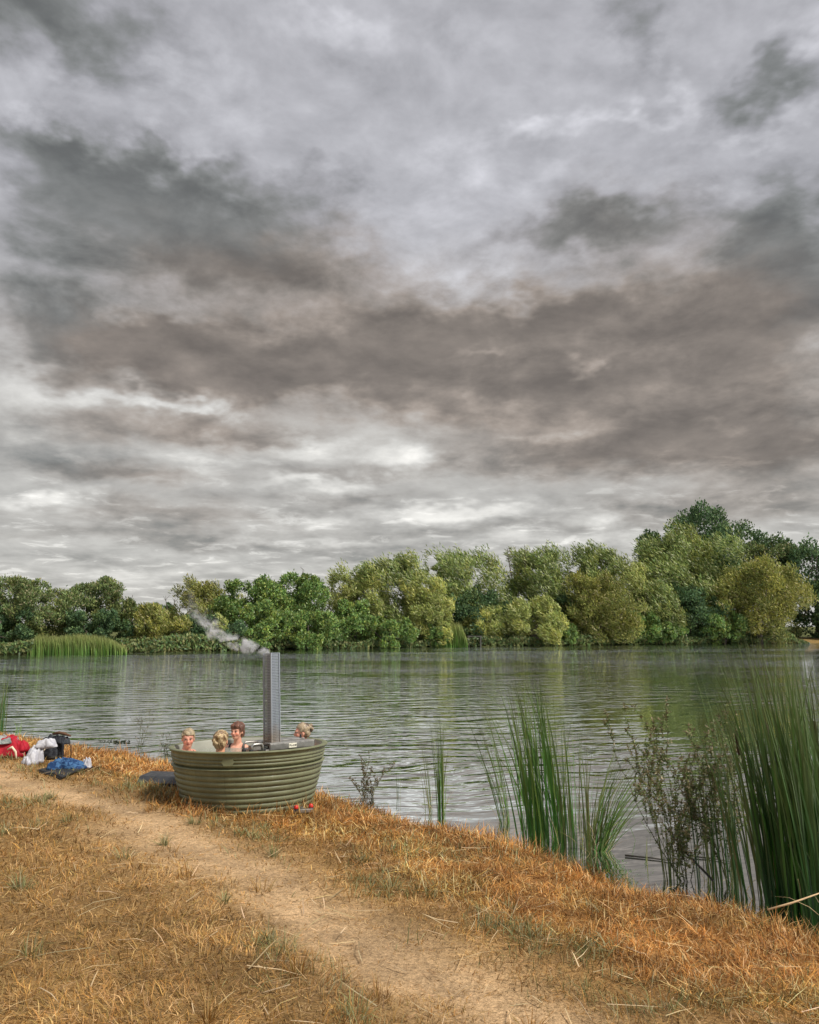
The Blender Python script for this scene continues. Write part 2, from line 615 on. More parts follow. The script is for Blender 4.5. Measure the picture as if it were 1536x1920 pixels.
def make_water():
    V = np.array([(-700, -60, 0), (700, -60, 0), (700, 300, 0), (-700, 300, 0)], float)
    me = np_mesh('lake_water', V, np.array([[0, 1, 2, 3]]))
    m, q, p = principled('lake_water', (.072, .080, .062), 0.02, 0.0, 0.5)
    p.inputs['IOR'].default_value = 1.5
    pos = q.node('ShaderNodeNewGeometry').outputs['Position']
    x, y, z = q.sep(pos)
    # wind ripples: crests run across the view, a little oblique
    rot = q.node('ShaderNodeVectorRotate', rotation_type='Z_AXIS')
    q.put(rot.inputs['Vector'], pos)
    rot.inputs['Angle'].default_value = math.radians(-16)
    R = rot.outputs[0]
    # calm and ruffled patches
    patch = q.noise(q.v('MULTIPLY', pos, (0.040, 0.11, 0.0)), 1.0, 4.0, 0.6)
    gust = q.ramp(patch, 0.38, 0.60, 0.45, 1.35)
    # sheltered water by the near bank and behind the reeds on the right
    dist = q.m('SQRT', q.m('ADD', q.m('MULTIPLY', x, x), q.m('MULTIPLY', y, y)))
    sx = q.m('MULTIPLY', q.m('SUBTRACT', x, 7.6), 1 / 3.6)
    sy = q.m('MULTIPLY', q.m('SUBTRACT', y, 19.0), 1 / 9.0)
    lee = q.m('EXPONENT', q.m('MULTIPLY', q.m('ADD', q.m('MULTIPLY', sx, sx), q.m('MULTIPLY', sy, sy)), -1.0))
    gust = q.m('MULTIPLY', gust, q.m('SUBTRACT', 1.0, q.m('MULTIPLY', lee, 0.85)))
    shore = q.ramp(dist, 7.0, 16.0, 0.22, 1.0)
    amp = q.m('MULTIPLY', q.m('MULTIPLY', gust, shore), q.ramp(dist, 22.0, 75.0, .80, 2.4))
    warp = q.v('SCALE', q.v('SUBTRACT', q.noise(R, 0.35, 1.0, 0.5, color=True), (.5, .5, .5)), scale=1.3)
    R = q.v('ADD', R, warp)

    def waves(off):
        Q = q.v('ADD', R, off)
        w1 = q.noise(q.v('MULTIPLY', Q, (0.62, 2.1, 0.0)), 1.0, 1.0, 0.4)
        w2 = q.noise(q.v('MULTIPLY', Q, (1.9, 5.2, 0.0)), 1.0, 1.0, 0.5)
        w3 = q.noise(q.v('MULTIPLY', Q, (5.5, 11.0, 0.0)), 1.0, 1.0, 0.5)
        return q.m('ADD', q.m('MULTIPLY', w1, WAVE[0]), q.m('ADD', q.m('MULTIPLY', w2, WAVE[1]), q.m('MULTIPLY', w3, WAVE[2])))
    e = 0.02
    h0, hx, hy = waves((0, 0, 0)), waves((e, 0, 0)), waves((0, e, 0))
    gx = q.m('MULTIPLY', q.m('MULTIPLY', q.m('SUBTRACT', h0, hx), 1 / e), amp)
    gy = q.m('MULTIPLY', q.m('MULTIPLY', q.m('SUBTRACT', h0, hy), 1 / e), amp)
    back = q.node('ShaderNodeVectorRotate', rotation_type='Z_AXIS')
    q.put(back.inputs['Vector'], q.xyz(gx, gy, 1.0))
    back.inputs['Angle'].default_value = math.radians(16)
    nrm = q.v('NORMALIZE', back.outputs[0])
    q.put(p.inputs['Normal'], nrm)
    # strong sheen of still water seen at a flat angle
    gl = q.node('ShaderNodeBsdfGlossy')
    gl.inputs['Color'].default_value = (.94, .98, 1.0, 1)
    gl.inputs['Roughness'].default_value = .02
    q.put(gl.inputs['Normal'], nrm)
    fr = q.node('ShaderNodeFresnel')
    fr.inputs['IOR'].default_value = 1.5
    q.put(fr.inputs['Normal'], nrm)
    mx = q.node('ShaderNodeMixShader')
    q.put(mx.inputs[0], q.m('ADD', .84, q.m('MULTIPLY', fr.outputs[0], .16), clamp=True))
    q.l.new(p.outputs[0], mx.inputs[1])
    q.l.new(gl.outputs[0], mx.inputs[2])
    q.l.new(mx.outputs[0], m.node_tree.nodes['Material Output'].inputs[0])
    o = link('lake_water', me, m)
    tag(o, 'rippled grey green lake water', kind='structure')


make_water()


# ---------------------------------------------------------------- grass
def blades(P, az, elev, length, width, curl, cols, tipgain=1.15):
    """bent tapering blades: roots P (n,3), azimuth, elevation of the lower half, curl = change of elevation"""
    n = len(P)
    dx, dy = np.cos(az), np.sin(az)
    e1, e2 = elev, elev - curl
    d1 = np.stack([dx * np.cos(e1), dy * np.cos(e1), np.sin(e1)], 1)
    d2 = np.stack([dx * np.cos(e2), dy * np.cos(e2), np.sin(e2)], 1)
    fa = az + np.pi / 2 + RNG.uniform(-.9, .9, n)
    w = np.stack([np.cos(fa), np.sin(fa), RNG.uniform(-.3, .3, n)], 1) * (width / 2)[:, None]
    mid = P + d1 * (length * .55)[:, None]
    tip = mid + d2 * (length * .45)[:, None]
    V = np.stack([P - w, P + w, mid + w * .8, mid - w * .8, tip], 1).reshape(-1, 3)
    b = np.arange(n)[:, None] * 5
    Q = b + np.array([[0, 1, 2, 3]])
    T = b + np.array([[3, 2, 4]])
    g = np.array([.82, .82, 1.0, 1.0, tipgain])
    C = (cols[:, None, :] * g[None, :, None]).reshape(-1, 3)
    return V, Q, T, C


def join_parts(parts):
    V, Q, T, C, o = [], [], [], [], 0
    for (v, q_, t, c) in parts:
        V.append(v)
        Q.append(q_ + o)
        T.append(t + o)
        C.append(c)
        o += len(v)
    return np.concatenate(V), [np.concatenate(Q), np.concatenate(T)], np.concatenate(C)


def pick(cols, n, p=None):
    cols = np.array(cols)
    i = RNG.choice(len(cols), n, p=p)
    return cols[i] * RNG.uniform(.72, 1.25, n)[:, None] * (1 + RNG.uniform(-.06, .06, (n, 3)))


GRASS_MAT = leaf_material('dry_grass_blades', 0.22, 0.6, 0.25)
STRAW = [(.60, .305, .085), (.54, .245, .058), (.64, .39, .15), (.42, .19, .045), (.68, .46, .22), (.37, .155, .036), (.20, .085, .024), (.26, .12, .03)]
TURF = [(.40, .210, .055), (.31, .160, .040), (.47, .275, .095), (.22, .115, .030), (.55, .355, .150), (.28, .185, .055)]
GREEN = [(.22, .23, .090), (.29, .27, .12), (.36, .33, .18), (.17, .19, .075)]
PATHC = [(.57, .37, .185), (.64, .44, .235), (.47, .29, .13), (.53, .33, .155)]

TUB_C = Vector((-1.775, 9.05))


def scatter(n, rmin, rmax, spread, power=1.0):
    """points thinning out with distance from the viewer's standing place"""
    u = RNG.random(n)
    r = (rmin ** power + u * (rmax ** power - rmin ** power)) ** (1 / power)
    a = RNG.uniform(-spread, spread, n)
    return r * np.sin(a), r * np.cos(a), r


def make_grass():
    parts = {'bank': [], 'turf': []}
    n = 500000
    x, y, r = scatter(n, 2.6, 24.0, .72, 0.55)
    s = s_near(x, y)
    ok = (s > 0.02) & (s < 9)
    ok &= ((x - TUB_C.x) ** 2 + (y - TUB_C.y) ** 2) > 0.60 ** 2
    x, y, r, s = x[ok], y[ok], r[ok], s[ok]
    sw = s + 0.40 * (fbm(x * .9, y * .9, 21, 3) - .5) * 2
    clump = fbm(x * 5.5, y * 5.5, 41, 3)
    fine = fbm(x * 14, y * 14, 43, 2)
    patchy = fbm(x * 1.3, y * 1.3, 51, 4)
    z = height(x, y)
    P = np.stack([x, y, z - .006 + .030 * (clump - .4) * (sw < 2.2)], 1)
    wpath = np.exp(-((sw - 3.10) / .42) ** 2)
    lod = np.clip(r / 5.0, .85, 2.4)
    comb = fbm(x * 1.7 + 9, y * 1.7, 71, 2) * 14.0          # trodden and blown the same way in places

    def emit(key, m, cols, lmin, lmax, emin, emax, wmul=1.0, curl=(.0, .9), lenmod=None, comb_w=.9, tone=None):
        k = int(m.sum())
        if not k:
            return
        L = RNG.uniform(lmin, lmax, k) * (0.45 + 1.1 * clump[m])
        if lenmod is not None:
            L = L * lenmod[m]
        c = cols(k)
        if tone is not None:
            c = c * tone[m][:, None]
        if key == 'bank':
            c = c * (np.array([.94, 1.16, 1.25]) * gold[m][:, None] + np.array([.97, .95, .95]) * (1 - gold[m][:, None]))
        az = comb[m] + RNG.normal(size=k) * comb_w * 1.6
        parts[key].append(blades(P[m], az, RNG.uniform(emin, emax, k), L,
                                 RNG.uniform(.0024, .0056, k) * lod[m] * wmul, RNG.uniform(*curl, k), c))

    gold = sstep(fbm(x * 1.2 + 2, y * 1.2, 99, 4) + .10 * (sw - 1.0), .50, .74)
    rr = RNG.random(len(x))
    tone = (.45 + 1.2 * fbm(x * 1.9, y * 1.9, 81, 4)) * (.42 + 1.16 * fbm(x * 9.0, y * 9.0, 83, 2))
    bank = sw < 1.95 + .6 * (patchy - .5)
    bank |= np.hypot(x - TUB_C.x, y - TUB_C.y) < 1.05
    edge = np.clip(1 - sw / 1.0, 0, 1)
    dtub = np.hypot(x - TUB_C.x, y - TUB_C.y)
    ring = 1 - sstep(dtub, .78, 1.05)
    lift = 0.62 + .75 * edge + .75 * ring
    olive = sstep(fbm(x * 1.1 + 5, y * 1.1, 87, 3), .54, .68)
    gpick = RNG.random(len(x)) < (.10 + .6 * olive)
    up = rr < .40
    emit('bank', bank & up & ~gpick, lambda k: pick(STRAW, k), .05, .16, .60, 1.45, lenmod=lift, tone=tone)
    emit('bank', bank & up & gpick, lambda k: pick(GREEN + TURF, k), .06, .16, .7, 1.5, lenmod=lift, tone=tone)
    emit('bank', bank & ~up & (rr < .78), lambda k: pick(STRAW, k), .07, .19, -.02, .55, 1.15, (-.25, .75), tone=tone, comb_w=1.4)
    emit('bank', bank & (rr >= .78), lambda k: pick(STRAW + TURF, k), .03, .08, .1, 1.2, 1.25, (.0, 1.2), tone=tone, comb_w=1.4)
    turf = ~bank
    band = np.exp(-((sw - 2.2) / .38) ** 2)
    green = turf & ((band * sstep(patchy, .38, .60) + .30 * sstep(fbm(x * 1.6, y * 1.6, 93, 3), .58, .70) * (1 - wpath)) * sstep(clump, .35, .6) > rr * .95)
    emit('turf', green, lambda k: pick(GREEN + TURF[:2], k), .05, .145, .5, 1.45, 1.0, (.1, 1.1))
    turf = turf & ~green
    keep = RNG.random(len(x)) > wpath * .82
    short = (1 - .70 * wpath) * (.55 + .9 * patchy)
    t1 = turf & keep & (rr < .34)
    emit('turf', t1, lambda k: pick(TURF, k), .035, .105, .3, 1.35, 1.0, (.0, 1.1), lenmod=short, tone=tone)
    t2 = turf & keep & (rr >= .34) & (rr < .85)
    emit('turf', t2, lambda k: pick(TURF + PATHC, k), .05, .15, -.02, .28, 1.0, (-.25, .35), lenmod=short, tone=tone, comb_w=1.2)
    t2b = turf & keep & (rr >= .85)
    emit('turf', t2b, lambda k: pick([(.24, .14, .05), (.30, .19, .075), (.20, .12, .05)], k), .04, .10, .0, .9, 1.2, (-.2, .6), lenmod=short, tone=tone)
    # loose straw lying on the path
    t3 = turf & ~keep & (rr < .95)
    emit('turf', t3, lambda k: pick(PATHC + TURF[:2] + TURF[3:4], k), .02, .095, -.02, .18, 1.15, (-.15, .2), tone=tone, comb_w=1.6)
    # tussocks left standing by the mower
    for _ in range(150):
        tx, ty, tr = scatter(1, 3.0, 11.0, .62, .8)
        ts = float(s_near(tx, ty)[0])
        if ts < 1.7 or abs(ts - 3.05) < .35 and RNG.random() < .8:
            continue
        k = int(RNG.integers(25, 70))
        rad = RNG.uniform(.02, .07) * np.sqrt(RNG.random(k))
        a = RNG.uniform(0, 2 * np.pi, k)
        px_, py_ = tx + rad * np.cos(a), ty + rad * np.sin(a)
        Pt = np.stack([px_, py_, height(px_, py_) - .008], 1)
        cc = pick([GREEN + TURF[:1], TURF, GREEN][int(RNG.integers(3))], k)
        parts['turf'].append(blades(Pt, a + RNG.normal(size=k) * .7, RNG.uniform(.5, 1.5, k), RNG.uniform(.06, .17, k), RNG.uniform(.003, .006, k), RNG.uniform(0, 1.0, k), cc))
    # broken reed stalks and long straws that lie about
    k = 900
    tx, ty, tr = scatter(k, 2.9, 13.0, .66, .8)
    g = s_near(tx, ty) > .4
    tx, ty = tx[g], ty[g]
    k = len(tx)
    Pt = np.stack([tx, ty, height(tx, ty) + RNG.uniform(.01, .05, k)], 1)
    parts['turf'].append(blades(Pt, RNG.uniform(0, 6.3, k), RNG.uniform(-.12, .2, k), RNG.uniform(.10, .34, k), RNG.uniform(.004, .009, k), RNG.uniform(-.2, .3, k),
                                pick([(.72, .55, .32), (.66, .50, .30), (.60, .42, .20), (.45, .36, .20)], k)))
    for key, nm, lab in (('bank', 'bank_grass', 'tall dry orange grass and straw along the water edge'),
                         ('turf', 'turf_grass', 'short parched brown grass on and beside the path')):
        V, F, C = join_parts(parts[key])
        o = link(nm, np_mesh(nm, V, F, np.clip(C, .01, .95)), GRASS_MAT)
        tag(o, lab, kind='stuff')


make_grass()


def tuft(name, label, px, py, n, hmin, hmax, spread, cols, elev=(.7, 1.5), curl=(.1, .9), wid=(.004, .007), group=None, cat='grass tuft'):
    """one tussock of grass"""
    p = at(px, py, 0.45)
    for _ in range(6):
        p = at(px, py, hz(p.x, p.y))
    a = RNG.uniform(0, 2 * np.pi, n)
    rad = spread * np.sqrt(RNG.random(n))
    x, y = p.x + rad * np.cos(a), p.y + rad * np.sin(a)
    P = np.stack([x, y, height(x, y) - .01], 1)
    az = a + RNG.uniform(-1.0, 1.0, n)
    k = np.clip(rad / spread, 0, 1)
    el = elev[1] - (elev[1] - elev[0]) * k * RNG.uniform(.4, 1.2, n)
    V, Q, T, C = blades(P - np.array(p), az, el, RNG.uniform(hmin, hmax, n), RNG.uniform(*wid, n), RNG.uniform(*curl, n), pick(cols, n))
    o = link(name, np_mesh(name, V, [Q, T], np.clip(C, .01, .95)), GRASS_MAT)
    o.location = p
    tag(o, label, cat, group)
    return o


# ---------------------------------------------------------------- trees of the far shore
LEAF_MAT = leaf_material('tree_leaves', 0.24, 0.5, 0.3, 1.72)
BARK = worn('grey_bark', (.085, .070, .055), 0.9, var=.35, scale=6, bump=.5, bscale=25)


def unit(n):
    d = RNG.normal(size=(n, 3))
    return d / np.linalg.norm(d, axis=1)[:, None]


def leaf_quads(P, axis_, normal, L, W, cols):
    """kite shaped leaf sprays"""
    a = axis_ / np.linalg.norm(axis_, axis=1)[:, None]
    w = np.cross(a, normal)
    w = w / np.maximum(np.linalg.norm(w, axis=1), 1e-6)[:, None]
    n = np.cross(w, a)
    base = P - a * (L * .5)[:, None]
    mid = P - a * (L * .05)[:, None] + n * (L * .06)[:, None]
    tip = P + a * (L * .5)[:, None]
    V = np.stack([base, mid + w * (W * .5)[:, None], tip, mid - w * (W * .5)[:, None]], 1).reshape(-1, 3)
    F = np.arange(len(P))[:, None] * 4 + np.array([[0, 1, 2, 3]])
    return V, F, np.repeat(cols, 4, 0)


WIND = np.array([-.75, .15, .25])
KINDS = {
    # palette, tips (paler leaf undersides), leaf length, leaf width, wind, outward/up mix
    'willow':  dict(cols=[(.140, .172, .045), (.108, .148, .040), (.178, .198, .065), (.080, .122, .038)], pale=(.24, .26, .14), pf=.13, L=(.45, .95), W=(.10, .20), wind=1.0, nl=30),
    'olive':   dict(cols=[(.150, .158, .034), (.118, .132, .030), (.182, .180, .046), (.088, .110, .030)], pale=(.24, .21, .10), pf=.10, L=(.35, .75), W=(.10, .19), wind=.55, nl=30),
    'pale':    dict(cols=[(.200, .222, .055), (.165, .196, .050), (.240, .245, .080), (.122, .162, .046)], pale=(.29, .30, .14), pf=.12, L=(.40, .80), W=(.09, .17), wind=.9, nl=26),
    'green':   dict(cols=[(.078, .138, .034), (.058, .110, .032), (.105, .168, .042), (.135, .165, .040)], pale=(.17, .22, .10), pf=.10, L=(.30, .55), W=(.17, .32), wind=.15, nl=28),
    'dark':    dict(cols=[(.040, .078, .034), (.052, .092, .036), (.068, .105, .038), (.034, .062, .030)], pale=(.10, .15, .07), pf=.06, L=(.32, .55), W=(.20, .36), wind=.1, nl=30),
    'brown':   dict(cols=[(.100, .130, .044), (.078, .110, .040), (.125, .145, .050), (.064, .096, .036)], pale=(.20, .18, .10), pf=.10, L=(.30, .60), W=(.14, .26), wind=.2, nl=26),
}


def tree(name, label, cat, px0, px1, ptop, dist, kind, n=9000, low=0.02, lean=0.0, seed=0, open_=0.0, rough=1.0, limbs=5, group=None, depth=None, bare=0, trunk_r=None):
    """px0..px1 width and ptop the top of the crown as they measure at that distance"""
    rs = np.random.default_rng(1000 + seed)
    n = int(n * 1.68)
    grow = (px1 - px0) * .06
    px0, px1 = px0 - grow, px1 + grow
    ptop += (1215 - ptop) * .05
    K = KINDS[kind]
    sc = dist / 1480.0
    xc = ((px0 + px1) / 2 - 768) * sc
    W = (px1 - px0) * sc
    vy = (960.0 - ptop) / 1480.0
    ztop = CAM_Z + dist * (math.sin(PITCH) + vy * math.cos(PITCH)) / (math.cos(PITCH) - vy * math.sin(PITCH))
    g = hz(xc, dist)
    H = ztop - g
    Dp = depth or min(W * .8, 9.0)
    z0 = H * low
    root = empty(name, (xc, dist, g))
    tag(root, label, cat, group)
    # big lobes of the crown, the lowest ones sweeping down to the ground
    nl = K['nl'] // 2
    bush = low < .05
    lob = []
    for i in range(nl):
        u = (i + rs.random()) / nl
        tt = (0.06 if bush else .16) + (.80 if bush else .70) * u
        prof = math.sqrt(max(0.03, 1 - max(0, (tt - .30) / .74) ** 2)) * (0.90 + .1 * min(1, tt / .3))
        a = rs.uniform(0, 2 * math.pi)
        rr = (rs.random() ** .4) * .72 * prof
        r = rs.uniform(.17, .27) * min(W, H * 1.15)
        lob.append((rr * math.cos(a) * W * .5 + lean * tt * W, rr * math.sin(a) * Dp * .5, z0 + (H - z0) * tt, r))
    lob = np.array(lob)
    lob[:, 3] = np.minimum(lob[:, 3], np.maximum((H - lob[:, 2]) * .9, .09 * H))
    lob[:, 3] = np.minimum(lob[:, 3], np.maximum(W * .5 - np.abs(lob[:, 0] - lean * W * .5), .10 * W))
    # small clumps sitting on each lobe; in willows they stream up and downwind
    plume = K['wind']
    per = 9
    sub = []
    for (lx, ly, lz, lr) in lob:
        for _ in range(per):
            d = rs.normal(size=3)
            d[2] = abs(d[2]) * (1 if rs.random() < .72 else -1)
            d[1] -= .35
            d /= np.linalg.norm(d)
            q_ = lr * rs.uniform(.55, 1.02)
            sub.append((lx + d[0] * q_, ly + d[1] * q_ * .9, max(lz + d[2] * q_, .12), lr * rs.uniform(.26, .52) * rough ** .5, d[0], d[1], d[2]))
    sub = np.array(sub)
    m = int(n * 1.55)
    pr = sub[:, 3] ** 1.8
    li = rs.choice(len(sub), m, p=pr / pr.sum())
    d = rs.normal(size=(m, 3))
    d /= np.linalg.norm(d, axis=1)[:, None]
    d[:, 1] = np.where(rs.random(m) < .3, -np.abs(d[:, 1]), d[:, 1])
    rad = sub[li, 3] * (0.45 + .75 * rs.random(m) ** .7)
    P = sub[li, :3] + d * rad[:, None]
    if plume > .3:
        along = (rs.random(m) - .25) * sub[li, 3] * 1.5 * plume
        P = P + along[:, None] * (np.array([-.42, 0, .75]) + .35 * sub[li, 4:7])
    # stray sprays that break the outline
    stray = rs.random(m) < .035
    P = P + stray[:, None] * (sub[li, 4:7] * (sub[li, 3] * rs.uniform(.2, .7, m))[:, None])
    inside = np.zeros(m, bool)
    for j in range(nl):
        e = ((P - lob[j, :3]) ** 2).sum(1) < (lob[j, 3] * .62) ** 2
        inside |= e
    keep = ~inside | (rs.random(m) < .15)
    if open_:
        hole = fbm(P[:, 0] * .55 + seed, P[:, 2] * .55, 91 + seed, 3)
        keep &= hole < (1.0 - open_) * .62 + .16
    keep &= (P[:, 2] > 0.02)
    P, d, li = P[keep][:n], d[keep][:n], li[keep][:n]
    nl2 = len(sub)
    k = len(P)
    lobe_tint = rs.uniform(.78, 1.25, nl2)[li][:, None]
    warm = np.array([1.10, 1.0, .85]) * np.ones((k, 1))
    cols = np.array(K['cols'])[rs.choice(len(K['cols']), k)] * rs.uniform(.72, 1.3, (k, 1)) * lobe_tint
    yel = rs.random(nl2)[li][:, None] < .25
    cols = np.where(yel, cols * warm, cols)
    pale = (rs.random(k) < K['pf'])[:, None]
    cols = np.where(pale, np.array(K['pale']) * rs.uniform(.8, 1.2, (k, 1)), cols)
    ax = d * .55 + np.array([0, 0, .45]) + WIND * K['wind'] + rs.normal(size=(k, 3)) * .38
    nr = d + rs.normal(size=(k, 3)) * .75
    scl = max(.75, min(1.35, dist / 95.0))
    V, F, C = leaf_quads(P, ax, nr, rs.uniform(*K['L'], k) * scl * .74, rs.uniform(*K['W'], k) * scl * .74, cols)
    o = link('crown', np_mesh('crown', V, F, np.clip(C, .008, .6)), LEAF_MAT, root)
    # trunk and limbs
    tb = MB()
    tr = trunk_r or max(.10, W * .022)
    top = Vector((lean * W * .5, 0, H * .62))
    pts = [Vector((0, 0, -.3)), Vector((rs.normal() * .1, 0, H * .14)), Vector((top.x * .4, rs.normal() * .2, H * .36)), top]
    tb.tube(pts, [tr * 1.35, tr, tr * .72, tr * .3], 8)
    tb.build('trunk', BARK, root, True)
    order = np.argsort(-lob[:, 3])[:limbs]
    for j in order:
        q_ = Vector(lob[j, :3])
        s0 = pts[1].lerp(pts[2], rs.random())
        mid = s0.lerp(q_, .5) + Vector((0, 0, -.05 * H))
        MB().tube([s0, mid, q_], [tr * .55, tr * .36, tr * .12], 6).build('limb', BARK, root, True)
    # bare branches reaching out of the crown
    for j in range(bare):
        b0 = Vector((rs.uniform(-.3, .3) * W, -Dp * .2, H * .7))
        b1 = Vector((b0.x + rs.uniform(-.08, .08) * W, b0.y, H * rs.uniform(1.0, 1.10)))
        br = MB()
        bmid = b0.lerp(b1, .55) + Vector((rs.normal() * .12, 0, 0))
        br.tube([b0, bmid, b1], [.09, .06, .02], 5)
        for _ in range(5):
            s = bmid.lerp(b1, rs.random())
            br.tube([s, s + Vector((rs.uniform(-.6, .6), rs.uniform(-.3, .3), rs.uniform(.25, .7)))], [.03, .012], 4)
        br.build('bare_branch', BARK, root)
    return root


T_GROUP = 'trees along the far shore'
B_GROUP = 'bushes along the far waterline'


def far_trees():
    t, b = T_GROUP, B_GROUP
    # ------ behind, from left to right
    tree('evergreen_tree', 'dark narrow tree cut by the edge beyond the far reeds', 'tree', -48, 16, 1046, 74, 'dark', 5000, seed=1, group=t)
    tree('willow_tree', 'broad grey olive tree behind the far reed bed', 'tree', -6, 128, 1068, 72, 'brown', 11000, seed=2, group=t)
    tree('willow_tree', 'grey green tree between the reed bed willow and the low gap', 'tree', 95, 238, 1074, 76, 'brown', 10000, seed=3, open_=.12, group=t)
    tree('distant_tree', 'low brownish tree in the dip of the skyline', 'tree', 200, 300, 1118, 108, 'brown', 4200, seed=4, bare=4, open_=.2, group=t)
    tree('distant_tree', 'small dark tree at the bottom of the skyline dip', 'tree', 262, 345, 1124, 112, 'dark', 3600, seed=5, bare=2, group=t)
    tree('broadleaf_tree', 'olive tree rising from the dip before the green clump', 'tree', 318, 450, 1082, 88, 'olive', 9500, seed=6, group=t)
    tree('broadleaf_tree', 'green round tree directly above the smoke', 'tree', 400, 545, 1072, 86, 'green', 11000, seed=7, group=t)
    tree('broadleaf_tree', 'dark green tree to the right of the chimney smoke', 'tree', 500, 632, 1070, 87, 'green', 11000, seed=8, bare=1, group=t)
    tree('willow_tree', 'small yellow green willow starting the windblown row', 'tree', 622, 728, 1062, 93, 'pale', 8500, seed=9, open_=.0, lean=-.06, group=t)
    tree('willow_tree', 'tall feathery willow leaning left with sky showing through', 'tree', 668, 800, 1034, 95, 'willow', 9500, seed=10, open_=.10, lean=-.10, group=t)
    tree('willow_tree', 'slim pale willow beside the dark hollow', 'tree', 752, 856, 1070, 93, 'pale', 7500, seed=11, lean=-.08, open_=.0, group=t)
    tree('willow_tree', 'tall ragged willow above the dark hollow', 'tree', 782, 946, 1028, 101, 'willow', 9500, seed=12, open_=.16, low=.15, group=t)
    tree('shade_tree', 'blue green shaded tree filling the hollow behind the sluice', 'tree', 800, 960, 1092, 98, 'dark', 8000, seed=13, open_=.12, group=t)
    tree('broadleaf_tree', 'olive tree with dead branches sticking out on top', 'tree', 918, 1062, 1024, 106, 'willow', 11500, seed=14, bare=5, open_=.0, group=t)
    tree('willow_tree', 'silvery willow above the round brown willow', 'tree', 1030, 1178, 1014, 110, 'willow', 11000, seed=15, open_=.06, group=t)
    tree('shade_tree', 'small dark treetop peeping out left of the great willow', 'tree', 1185, 1262, 984, 124, 'dark', 3800, seed=16, low=.4, group=t)
    tree('oak_tree', 'tall dark oak towering behind the great willow', 'tree', 1225, 1388, 938, 122, 'dark', 11000, seed=17, rough=1.3, low=.2, group=t)
    tree('oak_tree', 'lower dark oak right of the towering oak', 'tree', 1310, 1480, 970, 124, 'dark', 9000, seed=18, rough=1.2, low=.1, group=t)
    tree('willow_tree', 'great sprawling olive willow below the tall oak', 'tree', 1165, 1392, 992, 114, 'willow', 17000, seed=19, lean=.0, group=t)
    tree('willow_tree', 'pale windblown willow in front of the silvery one', 'tree', 1120, 1260, 1050, 109, 'pale', 8500, seed=20, group=t)
    tree('broadleaf_tree', 'brownish tree closing the wood at the picture edge', 'tree', 1385, 1490, 1002, 122, 'brown', 7500, seed=21, open_=.12, group=t)
    tree('shade_tree', 'dark tree with bare twigs cut by the edge above the orange bank', 'tree', 1450, 1600, 1012, 121, 'dark', 8500, seed=22, bare=3, open_=.22, low=.12, group=t)
    tree('broadleaf_tree', 'olive tree standing beyond the orange bank past the dark twiggy tree', 'tree', 1590, 1740, 1020, 124, 'brown', 4000, seed=61, group=t)
    tree('willow_tree', 'pale willow along the left shore past the narrow dark tree', 'tree', -190, -50, 1060, 70, 'willow', 4500, seed=62, group=t)
    tree('broadleaf_tree', 'green tree at the far end of the left shore', 'tree', -330, -170, 1040, 68, 'green', 4500, seed=63, group=t)
    # ------ front rows and bushes at the water
    tree('willow_bush', 'round brown olive willow alone at the waterline', 'bush', 1050, 1196, 1072, 102, 'olive', 11500, seed=31, group=b)
    tree('willow_bush', 'big domed olive willow beside the orange bank', 'bush', 1318, 1516, 1050, 109, 'olive', 15000, seed=32, group=b)
    tree('willow_bush', 'pale yellow green willow bush right of the sluice', 'bush', 916, 1060, 1118, 97, 'pale', 9500, seed=33, group=b)
    tree('willow_bush', 'small pale bush leaning over the sluice', 'bush', 862, 948, 1134, 96, 'pale', 5000, seed=34, group=b)
    tree('shade_bush', 'dark green bush under the great willow', 'bush', 1230, 1345, 1096, 108, 'dark', 7500, seed=35, group=b)
    tree('willow_bush', 'yellow green bush between the two round willows', 'bush', 1186, 1274, 1092, 106, 'willow', 6500, seed=36, group=b)
    tree('leafy_bush', 'green bush hanging over the water below the feathery willow', 'bush', 668, 790, 1152, 88, 'green', 6000, seed=37, group=b)
    tree('leafy_bush', 'bright green bush at the foot of the windblown row', 'bush', 622, 706, 1120, 87.5, 'green', 6000, seed=38, group=b)
    tree('willow_bush', 'yellowish bush at the left side of the dark hollow', 'bush', 770, 856, 1120, 92, 'pale', 5500, seed=39, group=b)
    tree('leafy_bush', 'low dark bush at the water right of the chimney', 'bush', 520, 640, 1140, 82, 'green', 7000, seed=40, group=b)
    tree('shade_bush', 'dark bush behind the drifting smoke', 'bush', 330, 470, 1148, 78, 'dark', 7500, seed=41, group=b)
    tree('leafy_bush', 'tiny yellow bush above the end of the smoke', 'bush', 398, 436, 1148, 77, 'pale', 1800, seed=42, group=b)
    tree('scrub_bush', 'dry brownish scrub between the reed bed and the smoke', 'bush', 236, 352, 1130, 75, 'olive', 6500, seed=43, group=b)
    tree('shade_bush', 'dark undergrowth bush behind the far reeds', 'bush', 120, 262, 1142, 73, 'dark', 6000, seed=44, group=b)
    tree('shade_bush', 'dark bush cut by the edge left of the far reeds', 'bush', -60, 78, 1130, 69, 'dark', 6000, seed=45, group=b)
    tree('leafy_bush', 'low green bush between pale bush and round brown willow', 'bush', 1036, 1082, 1168, 99, 'green', 2600, seed=46, group=b)
    tree('shade_bush', 'dark bush at the foot of the silvery willow', 'bush', 1000, 1100, 1110, 105, 'dark', 5500, seed=47, group=b)
    tree('shade_bush', 'dark green bush at the right of the round brown willow', 'bush', 1150, 1250, 1140, 104.5, 'green', 5000, seed=48, group=b)
    tree('leafy_bush', 'low leafy bush in front of the yellow green bush', 'bush', 1190, 1290, 1166, 104, 'green', 4000, seed=49, group=b)
    tree('shade_bush', 'dark bush below the smoke beside the scrub', 'bush', 440, 545, 1126, 80, 'green', 7000, seed=50, group=b)
